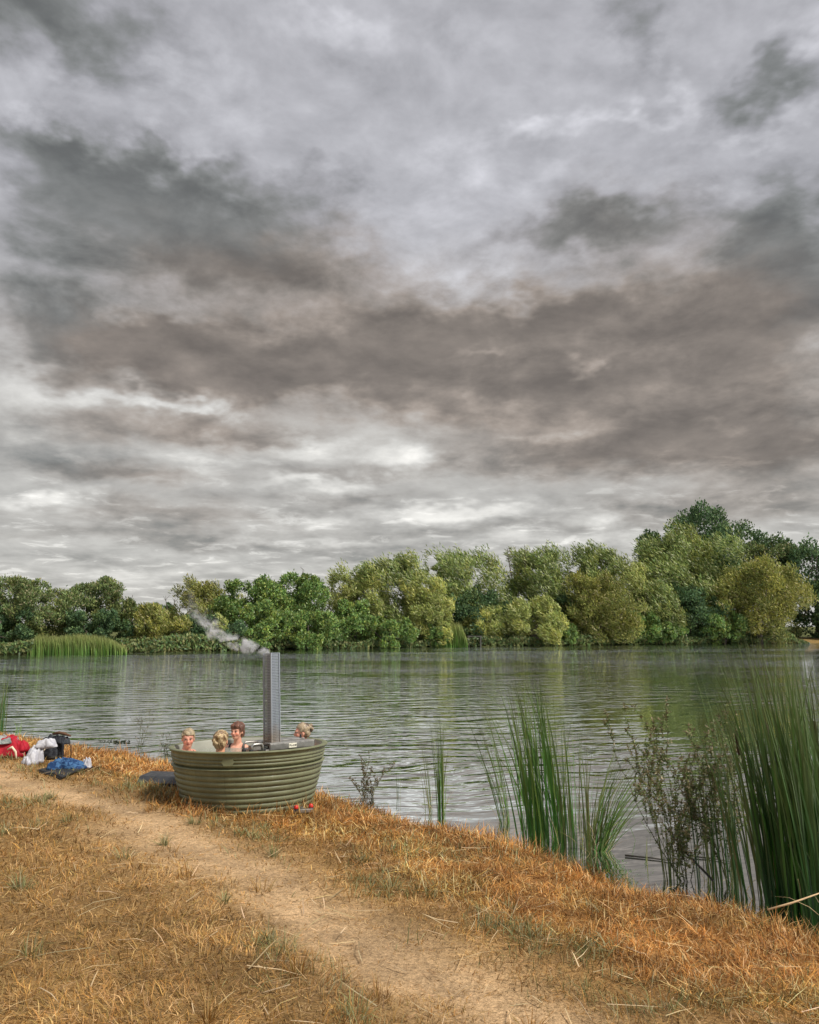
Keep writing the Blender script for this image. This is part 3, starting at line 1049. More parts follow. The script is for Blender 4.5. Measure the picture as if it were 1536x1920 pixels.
    tree('leafy_bush', 'low green fringe bush left of the sluice', 'bush', 790, 850, 1170, 91, 'green', 2600, seed=51, group=b)
    tree('shade_bush', 'dark bush at the foot of the domed willow by the orange bank', 'bush', 1300, 1400, 1146, 107, 'green', 5000, seed=52, group=b)
    tree('shade_bush', 'dark bush beyond the orange bank at the picture edge', 'bush', 1500, 1620, 1090, 119, 'dark', 5000, seed=53, open_=.2, group=b)


far_trees()


def undergrowth():
    """brambles, nettles and low growth along the far waterline"""
    n = 46000
    pl = np.array(FAR[1:-1])
    seg = np.linalg.norm(np.diff(pl, axis=0), axis=1)
    cum = np.concatenate([[0], np.cumsum(seg)])
    t = RNG.uniform(0, cum[-1], n)
    X = np.interp(t, cum, pl[:, 0])
    Y = np.interp(t, cum, pl[:, 1])
    back = RNG.random(n) ** 1.5 * 3.2 - .35
    X, Y = X - back * .35, Y + back
    top = (.35 + 1.9 * fbm(X * .35, Y * .1, 61, 3) ** 1.5) * (1 - sstep(X, 52, 56))
    Z = np.maximum(height(X, Y), 0) + top * RNG.random(n) ** .7
    ok = (Z > -.1) & (top > .05)
    P = np.stack([X, Y, Z], 1)[ok]
    k = len(P)
    cols = pick([(.060, .095, .032), (.085, .125, .038), (.045, .075, .030), (.130, .130, .050), (.10, .11, .04)], k)
    tone = fbm(P[:, 0] * .5, P[:, 0] * 0 + 3, 15, 3)[:, None]
    cols = cols * (.65 + .7 * tone)
    ax = RNG.normal(size=(k, 3)) * .6 + np.array([-.2, -.2, .7])
    V, F, C = leaf_quads(P, ax, RNG.normal(size=(k, 3)) + np.array([0, -1, .5]), RNG.uniform(.22, .55, k), RNG.uniform(.10, .24, k), cols)
    o = link('shore_undergrowth', np_mesh('shore_undergrowth', V, F, np.clip(C, .008, .6)), LEAF_MAT)
    tag(o, 'dark brambles and low growth along the far waterline', kind='stuff')


undergrowth()


def strip_blades(roots, az, lean, H, W, bend, cols, seg=5, twist=None, tipcol=None):
    """long upright leaves as tapered strips; lean = start angle from vertical, bend = extra angle at the tip"""
    n = len(roots)
    dx, dy = np.cos(az), np.sin(az)
    pos = roots.copy()
    ring = []
    fa = RNG.uniform(0, np.pi, n) if twist is None else twist
    tw = RNG.uniform(-.8, .8, n)
    for i in range(seg + 1):
        t = i / seg
        wd = W * (1 - t ** 2.2) * (.65 + .35 * min(1, t * 4))
        f = fa + tw * t
        wv = np.stack([np.cos(f), np.sin(f), np.zeros(n)], 1) * (wd / 2)[:, None]
        ring.append((pos - wv, pos + wv))
        th = lean + bend * t ** 1.6
        stp = np.stack([dx * np.sin(th), dy * np.sin(th), np.cos(th)], 1) * (H / seg)[:, None]
        pos = pos + stp
    V = np.stack([p for r in ring for p in r], 1).reshape(-1, 3)
    k = 2 * (seg + 1)
    base = np.arange(n)[:, None] * k
    F = np.concatenate([base + np.array([[2 * i, 2 * i + 1, 2 * i + 3, 2 * i + 2]]) for i in range(seg)])
    C = np.repeat(cols[:, None, :], k, 1)
    if tipcol is not None:
        tt = (np.repeat(np.arange(seg + 1), 2) / seg)[None, :, None] ** 2
        C = C * (1 - tt) + np.array(tipcol) * tt
    return V, F, C.reshape(-1, 3)


REED_MAT = leaf_material('reed_leaves', 0.25, 0.45, 0.4)


def far_reeds():
    for (nm, lab, px0, px1, ytop, d0, n) in (('far_reed_bed', 'bright green reed bed on the opposite shore', 62, 246, 1194, 67.5, 7500),
                                            ('far_reed_clump', 'small green reed clump beside the dark sluice', 826, 876, 1186, 91.5, 2200)):
        xs = RNG.uniform(px0, px1, n)
        D = d0 + RNG.uniform(-1.2, 1.6, n)
        X = (xs - 768) / 1480 * D
        root = Vector(((px0 + px1) / 2 / 1480 * d0 - 768 / 1480 * d0, d0, 0.0))
        P = np.stack([X, D, np.full(n, -.05)], 1) - np.array(root)
        endw = sstep(xs, px0, px0 + .12 * (px1 - px0)) * (1 - sstep(xs, px1 - .2 * (px1 - px0), px1))
        Hh = (1225 - ytop) / 1480 * d0 * (.45 + .55 * endw) * RNG.uniform(.55, 1.25, n) * (0.82 + .36 * fbm(X * .9, X * 0, 3, 3))
        cols = pick([(.100, .225, .034), (.130, .250, .044), (.165, .245, .055), (.080, .180, .032)], n)
        V, F, C = strip_blades(P, RNG.uniform(2.2, 4.2, n), RNG.uniform(0, .12, n), Hh, RNG.uniform(.04, .09, n), RNG.uniform(.1, .5, n), cols, 3, tipcol=(.26, .27, .09))
        o = link(nm, np_mesh(nm, V, F, np.clip(C, .01, .8)), REED_MAT)
        o.location = root
        tag(o, lab, 'reeds')


far_reeds()


def sluice():
    d = 93.5
    x = (888 - 768) / 1480 * d
    r = empty('sluice', (x, d, 0))
    tag(r, 'small dark concrete sluice opening in the far bank', 'sluice')
    conc = worn('old_concrete', (.085, .082, .068), .9, var=.3, scale=3)
    blk = worn('sluice_dark_timber', (.02, .02, .018), .9, var=.3, scale=5)
    for s in (-1, 1):
        MB().box((s * .68, 0, .35), (.16, 1.4, 1.5), bev=.02).build('side_wall', conc, r)
    MB().box((0, 0, 1.17), (1.7, 1.4, .14), bev=.02).build('cap_slab', conc, r)
    for k in range(4):
        MB().box((0, .35, -.1 + k * .31), (1.19, .08, .29), bev=.01).build('gate_board', blk, r)
    # pale stump at the water
    p = Vector(((1281 - 768) / 1480 * 105.5, 105.5, hz((1281 - 768) / 1480 * 105.5, 105.5)))
    stump = MB().tube([p - p, Vector((.03, 0, .6)), Vector((-.02, 0, 1.25))], [.19, .15, .05], 9)
    o = stump.build('tree_stump', worn('bleached_wood', (.36, .33, .22), .9, var=.3, scale=4, bump=.6, bscale=12), None, True)
    o.location = p
    tag(o, 'pale bleached stump at the waterline under the great willow', 'stump')


sluice()


# ---------------------------------------------------------------- the hot tub
def tub_plastic():
    """olive plastic, weathered: dusty, splashed with mud near the ground, streaked by overflowing water"""
    m, q, p = principled('olive_moulded_plastic', (.15, .15, .08), .5, 0, .35)
    tc = q.node('ShaderNodeTexCoord').outputs['Object']
    x, y, z = q.sep(tc)
    k = q.ramp(q.noise(tc, 5.0, 6.0, .6), .3, .7, .84, 1.16)
    c = q.mix(1.0, (.160, .168, .094), q.xyz(k, k, k), 'MULTIPLY')
    ang = q.m('ARCTAN2', y, x)
    st = q.noise(q.xyz(q.m('MULTIPLY', ang, 26.0), q.m('MULTIPLY', z, 1.6), 0.0), 1.0, 4.0, .6)
    c = q.mix(q.m('MULTIPLY', q.ramp(st, .54, .72), .38), c, (.25, .235, .16))
    c = q.mix(q.m('MULTIPLY', q.ramp(st, .42, .28), .35), c, (.075, .076, .042))
    mud = q.m('ADD', q.ramp(z, .12, -.08, -.2, .75), q.m('MULTIPLY', q.m('SUBTRACT', q.noise(tc, 22.0, 5.0, .7), .5), 1.5), clamp=True)
    c = q.mix(q.m('MULTIPLY', mud, .32), c, (.20, .150, .085))
    q.put(p.inputs['Base Color'], c)
    q.put(p.inputs['Roughness'], q.ramp(q.noise(tc, 11.0, 4.0), .3, .7, .40, .66))
    b = q.node('ShaderNodeBump')
    b.inputs['Strength'].default_value = .12
    b.inputs['Distance'].default_value = .01
    q.put(b.inputs['Height'], q.noise(tc, 60.0, 4.0, .6))
    q.put(p.inputs['Normal'], b.outputs[0])
    return m


OLIVE = tub_plastic()
OLIVE_IN = worn('grey_tub_liner', (.30, .30, .25), .5, var=.12, scale=6)
STEEL = worn('brushed_steel', (.42, .41, .39), .38, metal=.85, var=.15, scale=9, bump=.05, bscale=120)
STEEL_D = worn('smoked_steel', (.30, .28, .26), .42, metal=.8, var=.25, scale=6)
BLACKP = worn('black_plastic', (.022, .022, .024), .55, var=.3, scale=8)
SOOT = worn('sooty_flue', (.05, .045, .04), .7, metal=.3, var=.4, scale=9)
CREAM = worn('cream_plate', (.78, .75, .62), .5, var=.06, scale=20)
INK = worn('dark_ink', (.03, .03, .03), .6)
RED = worn('red_plastic', (.62, .03, .02), .35, var=.1, scale=20)

tub_g = hz(TUB_C.x, TUB_C.y)
RIM = 0.60                      # rim above the base of the tub
TUB_Z = 1.010 - RIM
TUB_R = 0.855
tub = empty('hot_tub', (TUB_C.x, TUB_C.y, TUB_Z))
tub.rotation_euler = (math.radians(-2.3), math.radians(-0.7), 0)
tag(tub, 'round olive green ribbed hot tub standing in dry grass at the water edge', 'hot tub')


def tub_radius(z):
    """outer radius at a height, tub base 0 to RIM"""
    return np.interp(z, [-.12, .0, .10, .30, RIM], [.690, .715, .742, .795, TUB_R])


def build_tub():
    # lower shell with its ribs
    seam = RIM * .715
    prof = [(.50, -.10), (tub_radius(-.10) - .02, -.10)]
    nr = 9
    z0, z1 = -.09, seam - .020
    st = (z1 - z0) / nr
    for i in range(nr):
        for t in (0.0, .10, .28, .5, .72, .90):
            z = z0 + (i + t) * st
            r = float(tub_radius(z)) - .016 * (1 - math.sin(math.pi * t) ** .6)
            prof.append((r, z))
    prof += [(float(tub_radius(seam)) - .010, seam - .018), (float(tub_radius(seam)) + .010, seam - .014), (float(tub_radius(seam)) + .013, seam - .006), (float(tub_radius(seam)) - .030, seam + .001)]
    MB().lathe(prof, 128).build('lower_shell', OLIVE, tub, True)
    # upper shell: a recessed joint, three soft ribs and the rolled rim
    prof = [(float(tub_radius(seam)) - .034, seam - .002), (float(tub_radius(seam)) - .022, seam + .016)]
    nr = 3
    z0, z1 = seam + .018, RIM - .050
    st = (z1 - z0) / nr
    for i in range(nr):
        for t in (0.0, .10, .28, .5, .72, .90):
            z = z0 + (i + t) * st
            r = float(tub_radius(z)) - .003 - .013 * (1 - math.sin(math.pi * t) ** .6)
            prof.append((r, z))
    prof += [(TUB_R - .020, RIM - .050), (TUB_R - .014, RIM - .020), (TUB_R + .006, RIM - .017), (TUB_R + .012, RIM - .008), (TUB_R + .006, RIM), (TUB_R - .03, RIM + .003), (TUB_R - .05, RIM - .004)]
    MB().lathe(prof, 128).build('upper_shell', OLIVE, tub, True)
    prof = [(TUB_R - .05, RIM - .006), (TUB_R - .062, RIM - .03), (.745, .20), (.71, .05), (.65, .012), (.0, .010)]
    MB().lathe(prof, 96).build('liner', OLIVE_IN, tub, True)
    MB().lathe([(.0, -.28), (.60, -.28), (.60, -.104), (.0, -.104)], 48).build('plinth', BLACKP, tub)
    # flat pressed badge with six sides on the front of the upper shell
    bd = MB()
    a0 = math.radians(-93.5)
    zc = seam + .075
    rim_pts = []
    for (u, w) in ((-.068, 0), (-.042, .038), (.042, .038), (.068, 0), (.042, -.038), (-.042, -.038)):
        a = a0 + u / TUB_R
        r = float(tub_radius(zc)) + .004
        rim_pts.append((r * math.cos(a), r * math.sin(a), zc + w))
    inner = [tuple(c * .985 if i < 2 else c for i, c in enumerate(p)) for p in rim_pts]
    bd.add(rim_pts + inner, [(0, 1, 2, 3, 4, 5)[::-1], (6, 7, 8, 9, 10, 11)] + [(i, (i + 1) % 6, 6 + (i + 1) % 6, 6 + i) for i in range(6)])
    bd.build('badge', OLIVE, tub)
    # ---- stove in the right front of the tub
    A, B = Vector((.195, -.765, 0)), Vector((.755, -.255, 0))
    t = (B - A).normalized()
    nrm = Vector((-t.y, t.x, 0))
    R = Matrix((t, nrm, Vector((0, 0, 1)))).transposed()
    Lh = (B - A).length
    dep = .40

    def P(u, w, z):
        return A + t * u + nrm * w + Vector((0, 0, RIM + z))
    fr = MB().box(P(Lh / 2 + .10, .018, .022), (Lh - .20, .03, .062), R, .004).build('stove_front_panel', STEEL, tub)
    MB().box(P(Lh / 2 + .10, .06, .057), (Lh - .19, .115, .010), R, .003).build('stove_top_ledge', STEEL, tub)
    MB().box(P(Lh / 2 + .02, .16, .030), (Lh - .10, .085, .012), R, .003).build('stove_sunk_deck', STEEL_D, tub)
    MB().box(P(Lh / 2 + .08, .29, .060), (Lh - .14, .19, .014), R, .003).build('stove_back_deck', STEEL, tub)
    MB().box(P(Lh / 2 + .03, .20, -.13), (Lh - .10, dep - .04, .26), R, .006).build('stove_body', STEEL_D, tub)
    pl = MB().box(P(.475, .001, .022), (.098, .006, .046), R, .002).build('name_plate', CREAM, tub)
    mk = MB()
    for (u, w, du, dw) in ((-.038, .003, .006, .020), (-.031, .006, .009, .010), (-.018, 0, .004, .018), (-.008, 0, .010, .005), (.004, 0, .004, .018), (.014, .002, .009, .012), (.026, 0, .004, .018), (.037, .002, .012, .016)):
        mk.box(P(.475 + u, -.0025, .022 + w), (du, .002, dw), R)
    mk.build('plate_marks', INK, pl)
    # guard rail on the back deck
    bar = MB()
    bar.box(P(.46, .29, .128), (.205, .034, .012), R, .004)
    bar.build('guard_rail', STEEL, tub)
    for u in (.375, .465):
        MB().box(P(u, .29, .094), (.010, .012, .062), R).build('rail_post', STEEL_D, tub)
    for (u, w, z) in ((Lh + .01, .03, .040), (Lh - .02, .24, .080)):
        MB().tube([P(u, w, z - .02), P(u, w, z + .022)], .011, 8).build('latch_knob', BLACKP, tub)
    # the firebox door guard left of the flue: two bent bars and black feet
    for (u0, u1, w, zt, rad, mat) in ((-.02, .105, .0, .066, .013, STEEL), (-.06, .12, .10, .085, .012, STEEL_D)):
        pts = [P(u0, w, -.01), P(u0, w, zt - .018), P(u0 + .018, w, zt), P(u1 - .018, w, zt), P(u1, w, zt - .018), P(u1, w, -.01)]
        MB().tube(pts, rad, 8).build('guard_bar', mat, tub, True)
    MB().box(P(.045, .05, .028), (.11, .09, .05), R, .006).build('air_valve', STEEL_D, tub)
    for (u, w) in ((-.03, .0), (.125, .01), (-.06, .09)):
        MB().box(P(u, w, .006), (.034, .034, .026), R, .005).build('rubber_foot', BLACKP, tub)
    # ---- flue: a square guard of perforated sheet round a sooty pipe
    fc = P(.300, .13, 0)
    fw, fh, fz = .116, .955, RIM + .035
    flue = empty('flue')
    flue.parent = tub
    flue.location = (fc.x, fc.y, fz)
    flue.rotation_euler = (Matrix.Rotation(math.radians(-1.6), 3, 'Y') @ Matrix.Rotation(math.atan2(t.y, t.x) + math.radians(10), 3, 'Z')).to_euler()
    nc, nrw = 7, 58
    cw, ch = fw / nc, fh / nrw
    V, Fq = [], []
    for i in range(nc):
        for j in range(nrw):
            cx, cz = (i + .5) * cw - fw / 2, (j + .5) * ch
            sq = [(-1, -1), (0, -1), (1, -1), (1, 0), (1, 1), (0, 1), (-1, 1), (-1, 0)]
            off = .25 * cw * (1 if j % 2 else -1)
            b0 = len(V)
            for (a, b) in sq:
                V.append((cx + a * cw / 2, 0, cz + b * ch / 2))
            for (a, b) in sq:
                k = .36 if a and b else .50
                V.append((cx + a * cw * k * .66 + off * .5, 0, cz + b * ch * k * .72))
            for k in range(8):
                k2 = (k + 1) % 8
                Fq.append((b0 + k, b0 + k2, b0 + 8 + k2, b0 + 8 + k))
    V = np.array(V)
    for k in range(4):
        w = k * math.pi / 2
        c, s = math.cos(w), math.sin(w)
        V2 = V.copy()
        V2[:, 1] = -fw / 2
        VV = np.stack([V2[:, 0] * c - V2[:, 1] * s, V2[:, 0] * s + V2[:, 1] * c, V2[:, 2]], 1)
        link('perforated_sheet', np_mesh('perforated_sheet', VV, np.array(Fq)), PERF, flue)
        e = Vector((fw / 2 * c + fw / 2 * s, fw / 2 * s - fw / 2 * c, 0)) * 1.012
        MB().box((e.x, e.y, fh / 2), (.012, .012, fh), Matrix.Rotation(w, 3, 'Z')).build('corner_angle', PERF, flue)
    MB().tube([(0, 0, -.05), (0, 0, fh - .02)], .044, 20, caps=False).build('flue_pipe', SOOT, flue, True)
    MB().box((0, 0, -.002), (fw + .05, fw + .05, .006)).build('flue_base', STEEL_D, flue)
    # black hoses and the tail bar with red caps under the tub
    return flue


def perf_material():
    m, q, p = principled('perforated_steel', (.34, .36, .39), .30, .35)
    tc = q.node('ShaderNodeTexCoord').outputs['Object']
    x, y, z = q.sep(tc)
    # reflections put into the colour: brown bank low down, bluish lake above
    n = q.noise(tc, 7.0, 3.0)
    hgt = q.m('ADD', z, q.m('MULTIPLY', q.m('SUBTRACT', n, .5), .3))
    c = q.mix(q.ramp(hgt, .0, .22), (.29, .24, .19), (.32, .36, .41))
    q.put(p.inputs['Base Color'], c)
    q.put(p.inputs['Roughness'], q.ramp(q.noise(tc, 20.0, 3.0), .3, .7, .28, .45))
    return m


PERF = perf_material()
build_tub()

# water in the tub: level although the tub leans
WATER_Z = TUB_Z + RIM - .120


def tub_water():
    n, rings = 72, 14
    V = [(0, 0, 0)]
    F3, F4 = [], []
    for i in range(1, rings + 1):
        r = (TUB_R - .086) * i / rings
        for k in range(n):
            a = 2 * math.pi * k / n
            V.append((r * math.cos(a), r * math.sin(a), 0))
    V = np.array(V, float)
    V[:, 2] = (fbm(V[:, 0] * 9, V[:, 1] * 9, 4, 2) - .5) * .012
    for k in range(n):
        F3.append((0, 1 + k, 1 + (k + 1) % n))
    for i in range(rings - 1):
        for k in range(n):
            k2 = (k + 1) % n
            F4.append((1 + i * n + k, 1 + i * n + k2, 1 + (i + 1) * n + k2, 1 + (i + 1) * n + k))
    me = np_mesh('tub_water', V, [np.array(F3), np.array(F4)])
    m, q, p = principled('tub_water', (.26, .27, .22), .06)
    p.inputs['IOR'].default_value = 1.5
    b = q.node('ShaderNodeBump')
    b.inputs['Strength'].default_value = .5
    b.inputs['Distance'].default_value = .03
    q.put(b.inputs['Height'], q.noise(q.node('ShaderNodeTexCoord').outputs['Object'], 14.0, 3.0, .5, .6))
    q.put(p.inputs['Normal'], b.outputs[0])
    o = link('bath_water', me, m, smooth=True)
    o.location = (TUB_C.x, TUB_C.y, WATER_Z)
    tag(o, 'pale cloudy bath water filling the hot tub', 'water', kind='thing')


tub_water()


def tail_bar():
    p = at(568, 1520, 0.40)
    p = at(568, 1520, hz(p.x, p.y) + .03)
    r = empty('trailer_tail_bar', p, math.radians(14))
    tag(r, 'low grey metal bar with two red caps at the foot of the hot tub', 'metal bar')
    MB().box((0, 0, 0), (.20, .05, .035), bev=.004).build('bar', STEEL, r)
    MB().box((0, .10, -.01), (.05, .22, .03), bev=.004).build('stay', STEEL_D, r)
    for x, d in ((-.07, 0), (.085, .03)):
        c = MB().lathe([(.0, .042), (.013, .040), (.021, .032), (.024, .018), (.024, 0), (.0, 0)], 16).build('red_cap', RED, r, True)
        c.location = (x, d - .005, .018)
        MB().lathe([(.0, .006), (.028, .006), (.028, -.01), (.0, -.01)], 16).build('collar', BLACKP, c)
    # black drain hose beneath
    pts = [(-.06, .10, -.01), (-.16, .16, .03), (-.25, .22, .05), (-.34, .36, .05)]
    MB().tube(pts, .022, 8).build('drain_hose', BLACKP, r, True)


tail_bar()


def folded_cover():
    """the folded insulating lid of the tub, lying on its side in the grass"""
    p = at(300, 1474, .42)
    p = at(300, 1474, hz(p.x, p.y))
    r = empty('folded_tub_cover', (p.x, p.y + .10, p.z), math.radians(-10))
    tag(r, 'black folded plastic tub cover lying in the grass beside the tub', 'cover')
    mat = worn('black_cover_vinyl', (.030, .032, .036), .42, var=.25, scale=7, bump=.2, bscale=14)

    def slab(name, prof, mat_):
        vs = [(-.24, y, z) for (y, z) in prof] + [(.30, y, z) for (y, z) in prof]
        n = len(prof)
        fs = [tuple(range(n))[::-1], tuple(range(n, 2 * n))] + [(i, (i + 1) % n, n + (i + 1) % n, n + i) for i in range(n)]
        me = MB().add(vs, fs).mesh(name)
        o = link(name, me, mat_, r)
        bv = o.modifiers.new('soft_edges', 'BEVEL')
        bv.width = .012
        bv.segments = 2
        return o
    slab('upper_half', [(-.20, .045), (-.11, .115), (.16, .125), (.17, .095), (-.08, .085), (-.165, .02)], mat)
    slab('lower_half', [(-.205, -.01), (-.19, .032), (-.09, .073), (.18, .078), (.20, -.03)], BLACKP)
    for x in (-.10, .16):
        MB().box((x, -.155, .062), (.035, .012, .10), Matrix.Rotation(math.radians(-44), 3, 'X')).build('strap', BLACKP, r)


folded_cover()


# ---------------------------------------------------------------- smoke
def smoke():
    top = tub.matrix_basis @ Vector((0, 0, 0))
    fl = [o for o in bpy.data.objects if o.name == 'flue'][0]
    M = tub.matrix_basis @ fl.matrix_basis
    s = M @ Vector((0, 0, .94))
    m = bpy.data.materials.new('wood_smoke')
    m.use_nodes = True
    q = NT(m.node_tree)
    q.n.clear()
    tc = q.node('ShaderNodeTexCoord').outputs['Object']
    x, y, z = q.sep(tc)
    u = q.m('MULTIPLY', x, -1.0)                       # the wind carries it to -x
    # axis of the plume: rises fast, then drifts
    swirl = q.v('SCALE', q.v('SUBTRACT', q.noise(tc, 4.2, 3.0, .55, color=True), (.5, .5, .5)), scale=.46)
    sx, sy, sz = q.sep(swirl)
    grow = q.m('MINIMUM', q.m('MULTIPLY', u, 1.3), 1.0)
    bend = q.m('MAXIMUM', q.m('SUBTRACT', u, .52), 0.0)
    zc = q.m('ADD', q.m('MULTIPLY', u, .34), q.m('MULTIPLY', q.m('MULTIPLY', bend, bend), 1.7))
    dz = q.m('ADD', q.m('SUBTRACT', z, zc), q.m('MULTIPLY', sz, grow))
    dy = q.m('ADD', y, q.m('MULTIPLY', sy, grow))
    rad = q.m('ADD', .045, q.m('MULTIPLY', u, .16))
    d = q.m('DIVIDE', q.m('SQRT', q.m('ADD', q.m('MULTIPLY', dy, dy), q.m('MULTIPLY', dz, dz))), rad)
    core = q.ramp(d, 1.0, .25)
    n = q.noise(q.v('ADD', tc, swirl), 9.0, 5.0, .62)
    wisp = q.ramp(n, .46, .68)
    fade = q.m('MULTIPLY', q.ramp(u, -.02, .02), q.ramp(u, 1.05, .22))
    den = q.m('MULTIPLY', q.m('MULTIPLY', core, wisp), q.m('MULTIPLY', fade, 36.0))
    pv = q.node('ShaderNodeVolumePrincipled')
    pv.inputs['Color'].default_value = (.94, .95, .98, 1)
    pv.inputs['Anisotropy'].default_value = .1
    q.put(pv.inputs['Density'], den)
    out = q.node('ShaderNodeOutputMaterial')
    q.l.new(pv.outputs[0], out.inputs['Volume'])
    # a closed hull that widens along the plume
    pts, rr = [], []
    for i in range(9):
        uu = -.04 + i * .135
        pts.append((-uu, 0, max(uu, 0) * .34 + 1.7 * max(uu - .52, 0) ** 2))
        rr.append(.085 + .24 * max(uu, 0))
    mb = MB().tube(pts, rr, 16)
    o = mb.build('smoke', m)
    o.location = s
    tag(o, 'thin pale grey smoke drifting left from the chimney', kind='stuff')


smoke()
SC.cycles.volume_step_rate = 0.6
SC.cycles.volume_max_steps = 256


# ---------------------------------------------------------------- the bathers
def skin_material(name, base):
    m, q, p = principled(name, base, .5, 0, .35)
    p.inputs['Subsurface Weight'].default_value = .12
    p.inputs['Subsurface Radius'].default_value = (.012, .005, .003)
    c = q.attr('Col')
    tc = q.node('ShaderNodeTexCoord').outputs['Object']
    k = q.ramp(q.noise(tc, 30.0, 4.0), .3, .7, .90, 1.10)
    q.put(p.inputs['Base Color'], q.mix(1.0, c, q.xyz(k, k, k), 'MULTIPLY'))
    return m


SKIN = skin_material('skin', (.6, .36, .27))


def ellipsoid(mb, c, r, R=None, nu=18, nv=12):
    vs, fs = [], []
    for j in range(nv + 1):
        ph = math.pi * j / nv
        for i in range(nu):
            th = 2 * math.pi * i / nu
            p = Vector((r[0] * math.sin(ph) * math.cos(th), r[1] * math.sin(ph) * math.sin(th), r[2] * math.cos(ph)))
            if R is not None:
                p = R @ p
            vs.append(p + Vector(c))
    for j in range(nv):
        for i in range(nu):
            i2 = (i + 1) % nu
            fs.append((j * nu + i, (j + 1) * nu + i, (j + 1) * nu + i2, j * nu + i2))
    mb.add(vs, fs)


def remeshed(mb, voxel, smooth_iter=4):
    me = mb.mesh('tmp')
    o = bpy.data.objects.new('tmp', me)
    COL.objects.link(o)
    rm = o.modifiers.new('r', 'REMESH')
    rm.mode = 'VOXEL'
    rm.voxel_size = voxel
    sm = o.modifiers.new('s', 'SMOOTH')
    sm.iterations = smooth_iter
    sm.factor = .5
    dg = bpy.context.evaluated_depsgraph_get()
    out = bpy.data.meshes.new_from_object(o.evaluated_get(dg))
    bpy.data.objects.remove(o)
    bpy.data.meshes.remove(me)
    return out


